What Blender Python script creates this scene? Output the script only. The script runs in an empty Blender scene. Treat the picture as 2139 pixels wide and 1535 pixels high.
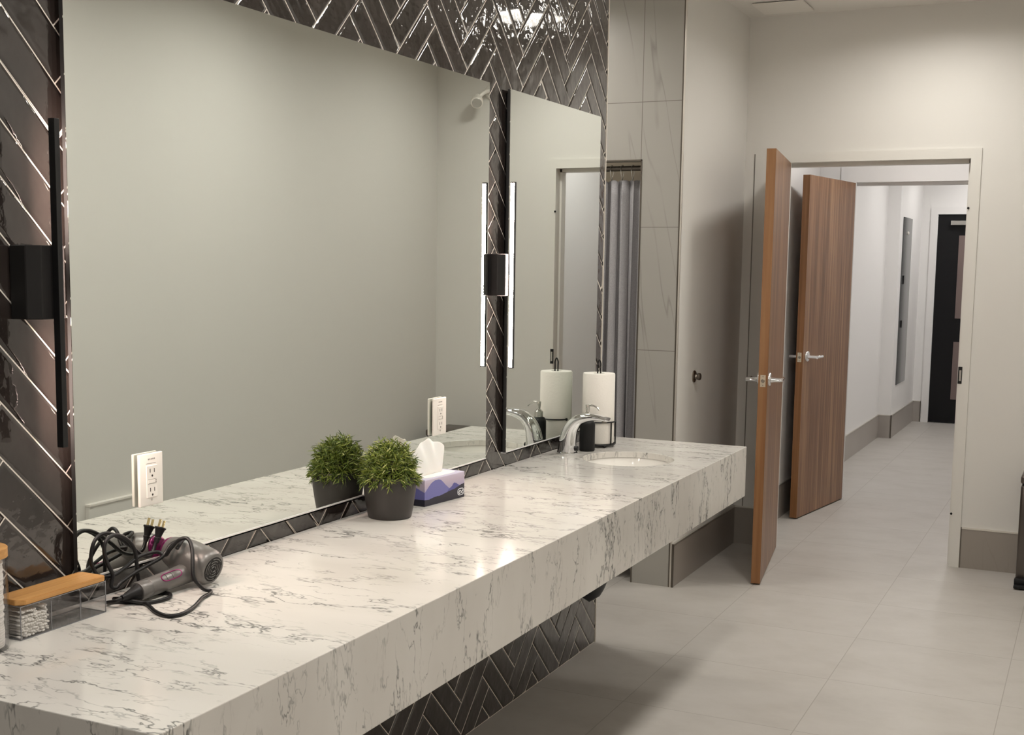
import bpy, bmesh, math, random
from mathutils import Vector, Matrix
random.seed(7)
PI = math.pi
sc = bpy.context.scene
COL = sc.collection

# ------------------------------------------------------------------ helpers
ROOT = {}


def empty(name, loc, label=None, cat=None, group=None, kind=None):
    o = bpy.data.objects.new(name, None)
    o.empty_display_size = 0.05
    COL.objects.link(o)
    o.location = loc
    ROOT[o.name] = Vector(loc)
    tag(o, label, cat, group, kind)
    return o


def tag(o, label=None, cat=None, group=None, kind=None):
    if label:
        o['label'] = label
    if cat:
        o['category'] = cat
    if group:
        o['group'] = group
    if kind:
        o['kind'] = kind
    return o


def obj(name, bm, mats, parent=None, origin=None, smooth=None, label=None, kind=None):
    """world-space bmesh -> object; origin = parent's base point (or the given one)"""
    if not isinstance(mats, (list, tuple)):
        mats = [mats]
    if parent is not None:
        org = ROOT[parent.name]
    else:
        org = Vector(origin) if origin is not None else Vector((0, 0, 0))
    bmesh.ops.translate(bm, verts=bm.verts, vec=-org)
    bmesh.ops.recalc_face_normals(bm, faces=bm.faces)
    me = bpy.data.meshes.new(name)
    bm.to_mesh(me)
    bm.free()
    for m in mats:
        me.materials.append(m)
    if smooth is not None:
        me.shade_smooth()
        if smooth < 179:
            me.set_sharp_from_angle(angle=math.radians(smooth))
    o = bpy.data.objects.new(name, me)
    COL.objects.link(o)
    if parent is not None:
        o.parent = parent
        ROOT[o.name] = org.copy()
    else:
        o.location = org
        ROOT[o.name] = org.copy()
    if label:
        o['label'] = label
    if kind:
        o['kind'] = kind
    return o


def struct(name, bm, mats, smooth=None, parent=None):
    o = obj(name, bm, mats, parent=parent, smooth=smooth)
    if parent is None:
        o['kind'] = 'structure'
    return o


def B():
    return bmesh.new()


def box(bm, x0, x1, y0, y1, z0, z1, mi=0, bev=0.0, seg=2):
    vs = [bm.verts.new(p) for p in [(x0, y0, z0), (x1, y0, z0), (x1, y1, z0), (x0, y1, z0),
                                    (x0, y0, z1), (x1, y0, z1), (x1, y1, z1), (x0, y1, z1)]]
    fs = [bm.faces.new([vs[i] for i in q]) for q in [(3, 2, 1, 0), (4, 5, 6, 7), (0, 1, 5, 4), (1, 2, 6, 5), (2, 3, 7, 6), (3, 0, 4, 7)]]
    for f in fs:
        f.material_index = mi
    if bev > 0:
        es = list({e for f in fs for e in f.edges})
        r = bmesh.ops.bevel(bm, geom=es, offset=bev, segments=seg, affect='EDGES', profile=0.5)
        for f in r['faces']:
            f.material_index = mi
    return vs


def obox(bm, c, ax, ay, az, hx, hy, hz, mi=0, bev=0.0):
    """oriented box: centre, three unit axes, half sizes"""
    n0 = len(bm.verts)
    b2 = bmesh.new()
    box(b2, -hx, hx, -hy, hy, -hz, hz, mi, bev)
    M = Matrix((ax, ay, az)).transposed().to_4x4()
    M.translation = Vector(c)
    bmesh.ops.transform(b2, matrix=M, verts=b2.verts)
    merge(bm, b2)


def merge(bm, b2):
    me = bpy.data.meshes.new('tmp')
    b2.to_mesh(me)
    b2.free()
    bm.from_mesh(me)
    bpy.data.meshes.remove(me)


def basis(d):
    d = Vector(d).normalized()
    a = Vector((0, 0, 1)) if abs(d.z) < 0.9 else Vector((1, 0, 0))
    u = d.cross(a).normalized()
    return d, u, d.cross(u).normalized()


def lathe(bm, base, axis, prof, n=32, mi=0, cap=True):
    """prof = [(distance along axis, radius)...]"""
    d, u, w = basis(axis)
    base = Vector(base)
    rings = []
    for (t, r) in prof:
        rings.append([bm.verts.new(base + d * t + (u * math.cos(2 * PI * k / n) + w * math.sin(2 * PI * k / n)) * max(r, 1e-5)) for k in range(n)])
    for a, b in zip(rings[:-1], rings[1:]):
        for k in range(n):
            f = bm.faces.new([a[k], a[(k + 1) % n], b[(k + 1) % n], b[k]])
            f.material_index = mi
    if cap:
        for rg in (rings[0], rings[-1]):
            f = bm.faces.new(rg)
            f.material_index = mi
    return rings


def catmull(P, sub=6, closed=False):
    P = [Vector(p) for p in P]
    n = len(P)
    out = []
    rng = range(n) if closed else range(n - 1)
    for i in rng:
        if closed:
            p0, p1, p2, p3 = P[(i - 1) % n], P[i], P[(i + 1) % n], P[(i + 2) % n]
        else:
            p0, p1, p2, p3 = P[max(i - 1, 0)], P[i], P[i + 1], P[min(i + 2, n - 1)]
        for k in range(sub):
            t = k / sub
            out.append(0.5 * ((2 * p1) + (p2 - p0) * t + (2 * p0 - 5 * p1 + 4 * p2 - p3) * t * t + (3 * p1 - p0 - 3 * p2 + p3) * t ** 3))
    if not closed:
        out.append(P[-1])
    return out


def tube(bm, pts, r, n=10, mi=0, closed=False, radii=None):
    pts = [Vector(p) for p in pts]
    m = len(pts)
    rings = []
    prev = None
    for i, p in enumerate(pts):
        if closed:
            d = pts[(i + 1) % m] - pts[i - 1]
        else:
            d = pts[min(i + 1, m - 1)] - pts[max(i - 1, 0)]
        if d.length < 1e-9:
            d = Vector((0, 0, 1))
        d.normalize()
        if prev is None:
            _, u, w = basis(d)
        else:
            u = (prev - d * prev.dot(d))
            if u.length < 1e-6:
                _, u, w = basis(d)
            u.normalize()
            w = d.cross(u)
        prev = u
        rr = radii[i] if radii else r
        rings.append([bm.verts.new(p + (u * math.cos(2 * PI * k / n) + w * math.sin(2 * PI * k / n)) * rr) for k in range(n)])
    prs = list(zip(rings[:-1], rings[1:]))
    if closed:
        prs.append((rings[-1], rings[0]))
    for a, b in prs:
        for k in range(n):
            f = bm.faces.new([a[k], a[(k + 1) % n], b[(k + 1) % n], b[k]])
            f.material_index = mi
    if not closed:
        for rg in (rings[0], rings[-1]):
            bm.faces.new(rg).material_index = mi


def prism(bm, poly, axis, a0, a1, mi=0):
    """extrude a 2-D polygon along axis ('x','y','z')"""
    def P(u, v, a):
        return {'x': (a, u, v), 'y': (u, a, v), 'z': (u, v, a)}[axis]
    A = [bm.verts.new(P(u, v, a0)) for u, v in poly]
    Bv = [bm.verts.new(P(u, v, a1)) for u, v in poly]
    n = len(poly)
    bm.faces.new(A).material_index = mi
    bm.faces.new(Bv).material_index = mi
    for k in range(n):
        bm.faces.new([A[k], A[(k + 1) % n], Bv[(k + 1) % n], Bv[k]]).material_index = mi


# ------------------------------------------------------------------ materials
def mat(name, col, rough=0.5, metal=0.0, spec=0.5, **kw):
    m = bpy.data.materials.new(name)
    m.use_nodes = True
    b = m.node_tree.nodes['Principled BSDF']
    b.inputs['Base Color'].default_value = (*col, 1)
    b.inputs['Roughness'].default_value = rough
    b.inputs['Metallic'].default_value = metal
    b.inputs['Specular IOR Level'].default_value = spec
    for k, v in kw.items():
        b.inputs[k.replace('_', ' ')].default_value = v
    return m


class N:
    def __init__(self, m):
        self.t = m.node_tree
        self.b = self.t.nodes['Principled BSDF']

    def new(self, typ, **kw):
        n = self.t.nodes.new(typ)
        for k, v in kw.items():
            setattr(n, k, v)
        return n

    def link(self, a, b):
        self.t.links.new(a, b)

    def put(self, sock, v):
        if isinstance(v, (int, float)):
            sock.default_value = v
        elif isinstance(v, tuple):
            sock.default_value = v
        else:
            self.link(v, sock)

    def coord(self):
        return self.new('ShaderNodeTexCoord').outputs['Object']

    def sep(self, v):
        n = self.new('ShaderNodeSeparateXYZ')
        self.link(v, n.inputs[0])
        return n.outputs

    def comb(self, x, y, z):
        n = self.new('ShaderNodeCombineXYZ')
        for i, v in enumerate((x, y, z)):
            self.put(n.inputs[i], v)
        return n.outputs[0]

    def math(self, op, a, b=0.0, c=0.0, clamp=False):
        n = self.new('ShaderNodeMath', operation=op, use_clamp=clamp)
        self.put(n.inputs[0], a)
        self.put(n.inputs[1], b)
        self.put(n.inputs[2], c)
        return n.outputs[0]

    def noise(self, vec, scale, detail=2.0, rough=0.5, dist=0.0):
        n = self.new('ShaderNodeTexNoise')
        self.put(n.inputs['Vector'], vec)
        n.inputs['Scale'].default_value = scale
        n.inputs['Detail'].default_value = detail
        n.inputs['Roughness'].default_value = rough
        n.inputs['Distortion'].default_value = dist
        return n.outputs['Fac']

    def mapping(self, vec, scale=(1, 1, 1), loc=(0, 0, 0), rot=(0, 0, 0)):
        n = self.new('ShaderNodeMapping')
        self.put(n.inputs['Vector'], vec)
        n.inputs['Scale'].default_value = scale
        n.inputs['Location'].default_value = loc
        n.inputs['Rotation'].default_value = rot
        return n.outputs[0]

    def ramp(self, fac, stops, interp='LINEAR'):
        n = self.new('ShaderNodeValToRGB')
        self.put(n.inputs[0], fac)
        cr = n.color_ramp
        cr.interpolation = interp
        while len(cr.elements) < len(stops):
            cr.elements.new(0.5)
        for e, (p, c) in zip(cr.elements, stops):
            e.position = p
            e.color = (*c, 1) if len(c) == 3 else c
        return n.outputs['Color']

    def mix(self, fac, a, b):
        n = self.new('ShaderNodeMix', data_type='RGBA')
        self.put(n.inputs[0], fac)
        self.put(n.inputs[6], (*a, 1) if isinstance(a, tuple) else a)
        self.put(n.inputs[7], (*b, 1) if isinstance(b, tuple) else b)
        return n.outputs[2]

    def bump(self, h, strength=0.2, dist=0.01):
        n = self.new('ShaderNodeBump')
        n.inputs['Strength'].default_value = strength
        n.inputs['Distance'].default_value = dist
        self.link(h, n.inputs['Height'])
        self.link(n.outputs[0], self.b.inputs['Normal'])

    def color(self, c):
        self.link(c, self.b.inputs['Base Color'])


def m_paint(name, col, rough=0.55):
    m = mat(name, col, rough, spec=0.3)
    n = N(m)
    c = n.coord()
    n.bump(n.noise(c, 350, 2), 0.06, 0.002)
    return m


def m_tile_dark():
    m = mat('glazed_brown_tile', (0.05, 0.04, 0.035), 0.06, spec=0.6)
    n = N(m)
    c = n.coord()
    g = n.new('ShaderNodeNewGeometry')
    rnd = g.outputs['Random Per Island']
    f = n.math('ADD', n.math('MULTIPLY', n.noise(c, 9, 4, 0.6), 0.8), n.math('MULTIPLY', rnd, 0.25))
    n.color(n.ramp(f, [(0.25, (0.014, 0.011, 0.0095)), (0.55, (0.024, 0.0185, 0.0165)), (0.85, (0.042, 0.0335, 0.030))]))
    h = n.math('ADD', n.math('MULTIPLY', n.noise(c, 16, 2), 1.0), n.math('MULTIPLY', n.noise(c, 60, 2), 0.12))
    n.bump(h, 0.75, 0.006)
    n.b.inputs['Coat Weight'].default_value = 0.6
    n.b.inputs['Coat Roughness'].default_value = 0.04
    return m


def m_quartz():
    m = mat('veined_quartz', (0.8, 0.77, 0.72), 0.13, spec=0.5)
    n = N(m)
    s = n.sep(n.coord())
    across = n.math('SUBTRACT', s[0], s[2])
    va_ = n.comb(n.math('MULTIPLY', across, 0.36), s[1], 0.0)
    ve_ = n.comb(n.math('MULTIPLY', s[2], -0.36), n.math('ADD', s[0], 7.3), 0.0)
    ny = n.math('GREATER_THAN', n.math('ABSOLUTE', n.sep(n.new('ShaderNodeNewGeometry').outputs['Normal'])[1]), 0.8)
    vm = n.new('ShaderNodeMix', data_type='VECTOR')
    n.link(ny, vm.inputs[0]); n.link(va_, vm.inputs[4]); n.link(ve_, vm.inputs[5])
    v = vm.outputs[1]
    wob = n.new('ShaderNodeTexNoise')
    n.link(v, wob.inputs['Vector'])
    wob.inputs['Scale'].default_value = 9
    wob.inputs['Detail'].default_value = 3
    va = n.new('ShaderNodeVectorMath', operation='MULTIPLY_ADD')
    n.link(wob.outputs['Color'], va.inputs[0])
    va.inputs[1].default_value = (0.05, 0.05, 0)
    n.link(v, va.inputs[2])
    vv = va.outputs[0]
    r1 = n.math('ABSOLUTE', n.math('SUBTRACT', n.noise(vv, 8.5, 5, 0.64), 0.5))
    l1 = n.math('SUBTRACT', 1.0, n.math('DIVIDE', r1, 0.017), clamp=True)
    mk = n.math('MULTIPLY', n.math('SUBTRACT', n.noise(v, 6.5, 3, 0.6), 0.485), 9.0, clamp=True)
    r2 = n.math('ABSOLUTE', n.math('SUBTRACT', n.noise(n.mapping(vv, loc=(3.1, 1.7, 0)), 19, 4, 0.62), 0.5))
    l2 = n.math('SUBTRACT', 1.0, n.math('DIVIDE', r2, 0.019), clamp=True)
    mk2 = n.math('MULTIPLY', n.math('SUBTRACT', n.noise(n.mapping(v, loc=(5, 2, 0)), 11, 3, 0.6), 0.455), 6.0, clamp=True)
    line = n.math('MAXIMUM', n.math('MULTIPLY', l1, mk), n.math('MULTIPLY', n.math('MULTIPLY', l2, mk2), 0.85))
    cloud = n.ramp(n.noise(v, 5, 3), [(0.3, (0.60, 0.575, 0.535)), (0.7, (0.68, 0.66, 0.62))])
    n.color(n.mix(n.math('MULTIPLY', line, 0.93), cloud, (0.065, 0.068, 0.066)))
    return m


def m_floor():
    m = mat('beige_floor_tile', (0.5, 0.47, 0.43), 0.42, spec=0.4)
    n = N(m)
    c = n.coord()
    s = n.sep(c)
    tx, ty = 0.603, 0.5905

    def edge(v, off, per):
        q = n.math('DIVIDE', n.math('SUBTRACT', v, off), per)
        fr = n.math('FRACT', q)
        d = n.math('MULTIPLY', n.math('MINIMUM', fr, n.math('SUBTRACT', 1.0, fr)), per)
        return d, n.math('FLOOR', q)
    dx, ix = edge(s[0], 0.345, tx)
    dy, iy = edge(s[1], 4.698, ty)
    d = n.math('MINIMUM', dx, dy)
    grout = n.math('LESS_THAN', d, 0.0016)
    wn = n.new('ShaderNodeTexWhiteNoise', noise_dimensions='2D')
    n.link(n.comb(ix, iy, 0.0), wn.inputs['Vector'])
    off = n.new('ShaderNodeVectorMath', operation='MULTIPLY_ADD')
    n.link(wn.outputs['Color'], off.inputs[0])
    off.inputs[1].default_value = (9, 9, 9)
    n.link(c, off.inputs[2])
    cl = n.noise(n.mapping(off.outputs[0], scale=(0.9, 1.2, 1)), 4.0, 6, 0.65)
    col = n.ramp(cl, [(0.28, (0.405, 0.382, 0.35)), (0.5, (0.45, 0.427, 0.395)), (0.75, (0.485, 0.462, 0.432))])
    spots = n.math('GREATER_THAN', n.noise(c, 7, 2), 0.765)
    col = n.mix(n.math('MULTIPLY', spots, 0.25), col, (0.3, 0.28, 0.25))
    n.color(n.mix(n.math('MULTIPLY', grout, 0.9), col, (0.30, 0.275, 0.245)))
    n.bump(n.noise(c, 60, 3), 0.05, 0.003)
    return m


def m_porcelain(name, base, vein, gx=None, gz=None, x_line=None, rough=0.35, vk=0.5):
    """matt grey-beige wall tile with faint upright veins, optional grout lines"""
    m = mat(name, base, rough, spec=0.4)
    n = N(m)
    c = n.coord()
    s = n.sep(c)
    v = n.comb(n.math('ADD', s[0], n.math('ADD', n.math('MULTIPLY', s[2], 0.16), n.math('MULTIPLY', s[1], 0.9))), 0.0, n.math('MULTIPLY', s[2], 0.09))
    r = n.math('ABSOLUTE', n.math('SUBTRACT', n.noise(v, 7, 2, 0.5, 0.0), 0.5))
    ln = n.math('MULTIPLY', n.math('SUBTRACT', 1.0, n.math('DIVIDE', r, 0.011), clamp=True),
                n.math('MULTIPLY', n.math('SUBTRACT', n.noise(c, 2.5, 2), 0.45), 6, clamp=True))
    cloud = n.noise(v, 3, 3)
    col = n.mix(n.math('MULTIPLY', cloud, 0.5), base, tuple(k * 1.22 for k in base))
    col = n.mix(n.math('MULTIPLY', ln, vk), col, vein)
    if gz is not None:
        z0, per = gz
        fr = n.math('FRACT', n.math('DIVIDE', n.math('SUBTRACT', s[2], z0), per))
        d = n.math('MULTIPLY', n.math('MINIMUM', fr, n.math('SUBTRACT', 1.0, fr)), per)
        g = n.math('LESS_THAN', d, 0.0016)
        if x_line is not None:
            g = n.math('MAXIMUM', g, n.math('LESS_THAN', n.math('ABSOLUTE', n.math('SUBTRACT', s[0], x_line)), 0.0016))
        col = n.mix(n.math('MULTIPLY', g, 0.7), col, (0.10, 0.085, 0.07))
    n.color(col)
    return m


def m_wood(name, dark, mid, light, axis=2, scale=1.0, rough=0.4, fine=60):
    m = mat(name, mid, rough, spec=0.4)
    n = N(m)
    c = n.coord()
    sc_ = [1, 1, 1]
    sc_[axis] = 0.02
    a = n.noise(n.mapping(c, scale=tuple(sc_)), fine * scale, 5, 0.7, 0.2)
    sc2 = [1, 1, 1]
    sc2[axis] = 0.06
    b = n.noise(n.mapping(c, scale=tuple(sc2)), 11 * scale, 3, 0.5, 0.8)
    f = n.math('ADD', n.math('MULTIPLY', a, 0.75), n.math('MULTIPLY', b, 0.35))
    n.color(n.ramp(f, [(0.36, dark), (0.54, mid), (0.72, light)]))
    n.bump(a, 0.05, 0.002)
    return m


def m_emit(name, col, strength):
    m = mat(name, (0.8, 0.8, 0.8), 0.5)
    b = m.node_tree.nodes['Principled BSDF']
    b.inputs['Emission Color'].default_value = (*col, 1)
    b.inputs['Emission Strength'].default_value = strength
    return m


M = {}
M['paint'] = m_paint('warm_white_wall_paint', (0.70, 0.685, 0.65))
M['paint_cool'] = m_paint('white_corridor_paint', (0.80, 0.79, 0.78))
M['ceiling'] = m_paint('ceiling_white', (0.74, 0.72, 0.68), 0.7)
M['frame'] = m_paint('door_frame_enamel', (0.70, 0.685, 0.645), 0.35)
M['frame_cool'] = m_paint('corridor_frame_enamel', (0.78, 0.77, 0.76), 0.35)
M['tile'] = m_tile_dark()
M['grout'] = m_paint('cream_grout', (0.74, 0.69, 0.62), 0.8)
M['quartz'] = m_quartz()
M['floor'] = m_floor()
M['column'] = m_porcelain('grey_beige_wall_tile', (0.355, 0.342, 0.312), (0.17, 0.16, 0.14), gz=(1.1385, 0.58), x_line=-0.2027)
M['stall'] = m_porcelain('beige_stall_tile', (0.42, 0.36, 0.27), (0.3, 0.25, 0.18))
M['base'] = m_porcelain('taupe_skirting_tile', (0.285, 0.255, 0.225), (0.15, 0.13, 0.11), rough=0.3, vk=0.12)
M['base_cool'] = m_porcelain('greige_skirting_tile', (0.36, 0.33, 0.30), (0.28, 0.25, 0.22), rough=0.35, vk=0.12)
M['trim'] = mat('brushed_steel_trim', (0.74, 0.71, 0.66), 0.38, 0.9)
M['gap'] = mat('shadow_gap_paint', (0.20, 0.185, 0.165), 0.5)
M['trim_dark'] = mat('bronze_trim', (0.16, 0.14, 0.12), 0.35, 0.9)
M['chrome'] = mat('polished_chrome', (0.82, 0.83, 0.85), 0.05, 1.0)
M['alu'] = mat('aluminium_channel', (0.85, 0.85, 0.85), 0.42, 0.6)
M['satin'] = mat('satin_nickel', (0.62, 0.61, 0.58), 0.22, 1.0)
M['nickel_dark'] = mat('aged_nickel', (0.33, 0.30, 0.26), 0.3, 1.0)
M['mirror'] = mat('silvered_glass', (0.785, 0.82, 0.785), 0.0, 1.0)
M['mirror_dark'] = mat('dark_reflection_glass', (0.075, 0.08, 0.08), 0.12, 0.0)
M['mirror_edge'] = mat('dark_mirror_edge', (0.03, 0.03, 0.03), 0.4)
M['black'] = mat('black_powder_coat', (0.007, 0.007, 0.0075), 0.4, spec=0.35)
M['canopy'] = mat('black_brown_canopy', (0.012, 0.011, 0.011), 0.5, spec=0.3)
M['black_soft'] = mat('matte_black_rubber', (0.006, 0.006, 0.0065), 0.55, spec=0.3)
M['walnut'] = m_wood('walnut_veneer', (0.095, 0.042, 0.019), (0.205, 0.102, 0.050), (0.36, 0.205, 0.108), 2, fine=45)
M['walnut_edge'] = m_wood('walnut_edge_band', (0.13, 0.052, 0.017), (0.23, 0.105, 0.040), (0.32, 0.165, 0.072), 2, 0.7, fine=25)
M['bamboo'] = m_wood('bamboo_lid', (0.36, 0.17, 0.045), (0.50, 0.255, 0.08), (0.62, 0.35, 0.13), 1, 1.0, 0.45, fine=90)
M['plastic_white'] = mat('white_plastic', (0.78, 0.75, 0.70), 0.3)
M['plastic_slot'] = mat('dark_slot', (0.03, 0.025, 0.02), 0.6)
M['plastic_grey'] = mat('grey_legend_ink', (0.25, 0.23, 0.21), 0.6)
M['paper'] = mat('white_paper_towel', (0.80, 0.77, 0.72), 0.95, spec=0.1)
n_ = N(M['paper'])
n_.bump(n_.noise(n_.coord(), 140, 2), 0.25, 0.003)
M['tissue'] = mat('white_tissue', (0.85, 0.83, 0.79), 0.95, spec=0.1, Subsurface_Weight=0.15)
M['ceramic'] = mat('white_ceramic', (0.80, 0.78, 0.74), 0.08)
M['pot'] = mat('charcoal_pot', (0.027, 0.0235, 0.021), 0.5)
M['soil'] = mat('dark_moss', (0.02, 0.022, 0.012), 0.9)
m = bpy.data.materials.new('clear_acrylic'); m.use_nodes = True
t_ = m.node_tree
t_.nodes.remove(t_.nodes['Principled BSDF'])
tr_ = t_.nodes.new('ShaderNodeBsdfTransparent'); tr_.inputs[0].default_value = (0.935, 0.935, 0.94, 1)
gl_ = t_.nodes.new('ShaderNodeBsdfGlossy'); gl_.inputs['Roughness'].default_value = 0.03
lw_ = t_.nodes.new('ShaderNodeLayerWeight'); lw_.inputs[0].default_value = 0.5
pw_ = t_.nodes.new('ShaderNodeMath'); pw_.operation = 'POWER'; pw_.inputs[1].default_value = 4.0
t_.links.new(lw_.outputs['Facing'], pw_.inputs[0])
fr_ = t_.nodes.new('ShaderNodeMath'); fr_.operation = 'MULTIPLY_ADD'; fr_.inputs[1].default_value = 0.5; fr_.inputs[2].default_value = 0.05
t_.links.new(pw_.outputs[0], fr_.inputs[0])
mx_ = t_.nodes.new('ShaderNodeMixShader')
t_.links.new(fr_.outputs[0], mx_.inputs[0]); t_.links.new(tr_.outputs[0], mx_.inputs[1]); t_.links.new(gl_.outputs[0], mx_.inputs[2])
t_.links.new(mx_.outputs[0], t_.nodes['Material Output'].inputs[0])
M['acrylic'] = m
M['acrylic_edge'] = mat('acrylic_cut_edge', (0.20, 0.20, 0.21), 0.15)
M['cotton'] = mat('white_cotton', (0.86, 0.83, 0.78), 0.95, spec=0.1)
M['grey_metal'] = mat('gunmetal_plastic', (0.15, 0.145, 0.138), 0.36, 0.4)
M['magenta'] = mat('magenta_plastic', (0.22, 0.006, 0.10), 0.3, 0.4)
M['cord'] = mat('black_cord', (0.006, 0.0055, 0.006), 0.45, spec=0.35)
M['brass'] = mat('brass_blade', (0.75, 0.60, 0.34), 0.22, 1.0)
M['latch'] = mat('pale_latch_metal', (0.66, 0.60, 0.48), 0.28, 1.0)
M['trap'] = mat('charcoal_cover', (0.03, 0.031, 0.035), 0.5)
M['bin'] = mat('dark_stainless_steel', (0.13, 0.115, 0.105), 0.3, 0.9)
M['bin_lid'] = mat('bronze_lid_rim', (0.10, 0.08, 0.07), 0.35, 0.5)
M['door_black'] = mat('black_door_paint', (0.005, 0.005, 0.006), 0.5, spec=0.25)
M['mauve'] = mat('mauve_brown_panel', (0.17, 0.125, 0.115), 0.5)
M['strip'] = m_emit('warm_led_strip', (1.0, 0.77, 0.66), 190.0)
M['lens'] = m_emit('ceiling_lamp_lens', (1.0, 0.96, 0.895), 58.0)
M['can'] = mat('white_lamp_can', (0.45, 0.44, 0.42), 0.5)
M['lens_dim'] = m_emit('passage_lamp_lens', (1.0, 0.96, 0.895), 42.0)
M['lens_cool'] = m_emit('corridor_lamp_lens', (1.0, 0.965, 0.93), 38.0)

# fabric curtain
m = mat('grey_curtain_cloth', (0.155, 0.15, 0.165), 0.9, spec=0.1)
n_ = N(m)
c_ = n_.coord()
n_.color(n_.ramp(n_.noise(c_, 260, 2), [(0.3, (0.33, 0.322, 0.335)), (0.7, (0.42, 0.412, 0.425))]))
M['curtain'] = m
# foliage
m = mat('rosemary_leaf', (0.08, 0.15, 0.02), 0.5, spec=0.35, Subsurface_Weight=0.0)
n_ = N(m)
g_ = n_.new('ShaderNodeNewGeometry')
n_.color(n_.ramp(g_.outputs['Random Per Island'], [(0.0, (0.035, 0.065, 0.008)), (0.45, (0.105, 0.150, 0.020)), (0.85, (0.24, 0.285, 0.05)), (1.0, (0.50, 0.52, 0.22))]))
M['leaf'] = m
# printed tissue carton: sky, two ridges of hills, dark foreground
m = mat('mountain_print_card', (0.5, 0.5, 0.7), 0.35)
n_ = N(m)
s_ = n_.sep(n_.coord())
run = n_.math('ADD', s_[1], n_.math('MULTIPLY', s_[0], -0.5))
hn = s_[2]
rv = n_.comb(run, 0.0, 0.0)
sky = n_.ramp(n_.math('DIVIDE', hn, 0.078), [(0.35, (0.30, 0.28, 0.46)), (0.75, (0.46, 0.39, 0.48)), (1.0, (0.55, 0.50, 0.62))])
def bell(c, wd, amp):
    q = n_.math('DIVIDE', n_.math('SUBTRACT', run, c), wd)
    return n_.math('MULTIPLY', n_.math('EXPONENT', n_.math('MULTIPLY', n_.math('MULTIPLY', q, q), -1.0)), amp)


def rough(off, sc_, amp):
    return n_.math('MULTIPLY', n_.math('SUBTRACT', n_.noise(n_.mapping(rv, loc=(off, 0, 0)), sc_, 3, 0.55), 0.5), amp)


h1 = n_.math('ADD', n_.math('ADD', 0.018, bell(0.058, 0.062, 0.052)), rough(1.0, 22, 0.012))
h2 = n_.math('ADD', n_.math('ADD', 0.014, bell(0.150, 0.040, 0.034)), rough(4.3, 40, 0.022))
h3 = n_.math('ADD', n_.math('ADD', 0.019, n_.math('MULTIPLY', n_.math('MULTIPLY', run, run), 0.60)), rough(9.1, 30, 0.008))
c1 = n_.mix(n_.math('LESS_THAN', hn, h1), sky, (0.14, 0.14, 0.37))
c2 = n_.mix(n_.math('LESS_THAN', hn, h2), c1, (0.075, 0.075, 0.26))
c3 = n_.mix(n_.math('LESS_THAN', hn, h3), c2, (0.010, 0.009, 0.022))
n_.color(c3)
M['carton'] = m
M['carton_top'] = mat('lavender_card', (0.42, 0.42, 0.56), 0.4)
M['carton_film'] = mat('pale_card_opening', (0.74, 0.71, 0.68), 0.5)
M['badge'] = mat('white_ink', (0.75, 0.75, 0.78), 0.4)

# ------------------------------------------------------------------ room shell
ZC = 2.864        # ceiling
YF = 6.832        # far wall with the doorway
YC = 5.711        # tiled stall wall
XR = 1.943        # right-hand wall
YT = 4.718        # end of the herringbone wall
HC = 0.86         # counter top

bm = B(); box(bm, -1.6, XR + 0.1, -1.6, YF + 0.05, -0.1, 0.0); box(bm, -0.3, 1.75, YF + 0.05, 13.5, -0.1, 0.0)
struct('floor', bm, M['floor'])
bm = B(); box(bm, -1.6, XR + 0.1, -1.6, YF, ZC, ZC + 0.1)
ceil = struct('ceiling', bm, M['ceiling'])
bm = B(); box(bm, -0.3, 1.75, YF + 0.12, 13.5, 2.75, 2.85)
ceil2 = struct('ceiling_corridor', bm, M['paint_cool'])
bm = B(); box(bm, XR, XR + 0.1, -1.6, YF, 0, ZC); struct('wall_right', bm, M['paint'])
bm = B(); box(bm, -0.15, XR, -1.6, -1.5, 0, ZC); struct('wall_back', bm, M['paint'])
# the side passage behind the end of the tiled wall
bm = B(); box(bm, -1.6, -1.5, YT - 0.2, YC, 0, ZC); box(bm, -1.5, -0.15, YT - 0.3, YT - 0.2, 0, ZC)
struct('wall_passage', bm, M['paint'])

# far wall, with the doorway cut out (x 0.251..1.151)
DL, DR, DZ = 0.251, 1.151, 2.094
bm = B()
box(bm, -0.12, DL - 0.05, YF, YF + 0.12, 0, ZC)
box(bm, DR + 0.02, XR, YF, YF + 0.12, 0, ZC)
box(bm, DL - 0.05, DR + 0.02, YF, YF + 0.12, DZ + 0.02, ZC)
struct('wall_far', bm, M['paint'])
# painted wall between stall and far wall
bm = B(); box(bm, -0.12, 0, YC + 0.010, YF, 0, ZC); struct('wall_left_painted', bm, M['paint'])
# stall wall with opening
bm = B()
box(bm, -0.2, -0.12, YC, YC + 0.1, 0, ZC); box(bm, -0.12, -0.0005, YC, YC + 0.010, 0, ZC)
box(bm, -1.5, -0.2, YC, YC + 0.1, 2.031, ZC)
box(bm, -1.5, -1.1, YC, YC + 0.1, 0, 2.031)
struct('wall_stall', bm, M['column'])
bm = B(); box(bm, -1.5, -0.12, 6.55, 6.65, 0, ZC); box(bm, -1.5, -1.4, YC + 0.1, 6.55, 0, ZC); box(bm, -1.4, -0.12, YC + 0.1, 6.55, 2.45, 2.5)
struct('wall_stall_inner', bm, M['stall'])

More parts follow.
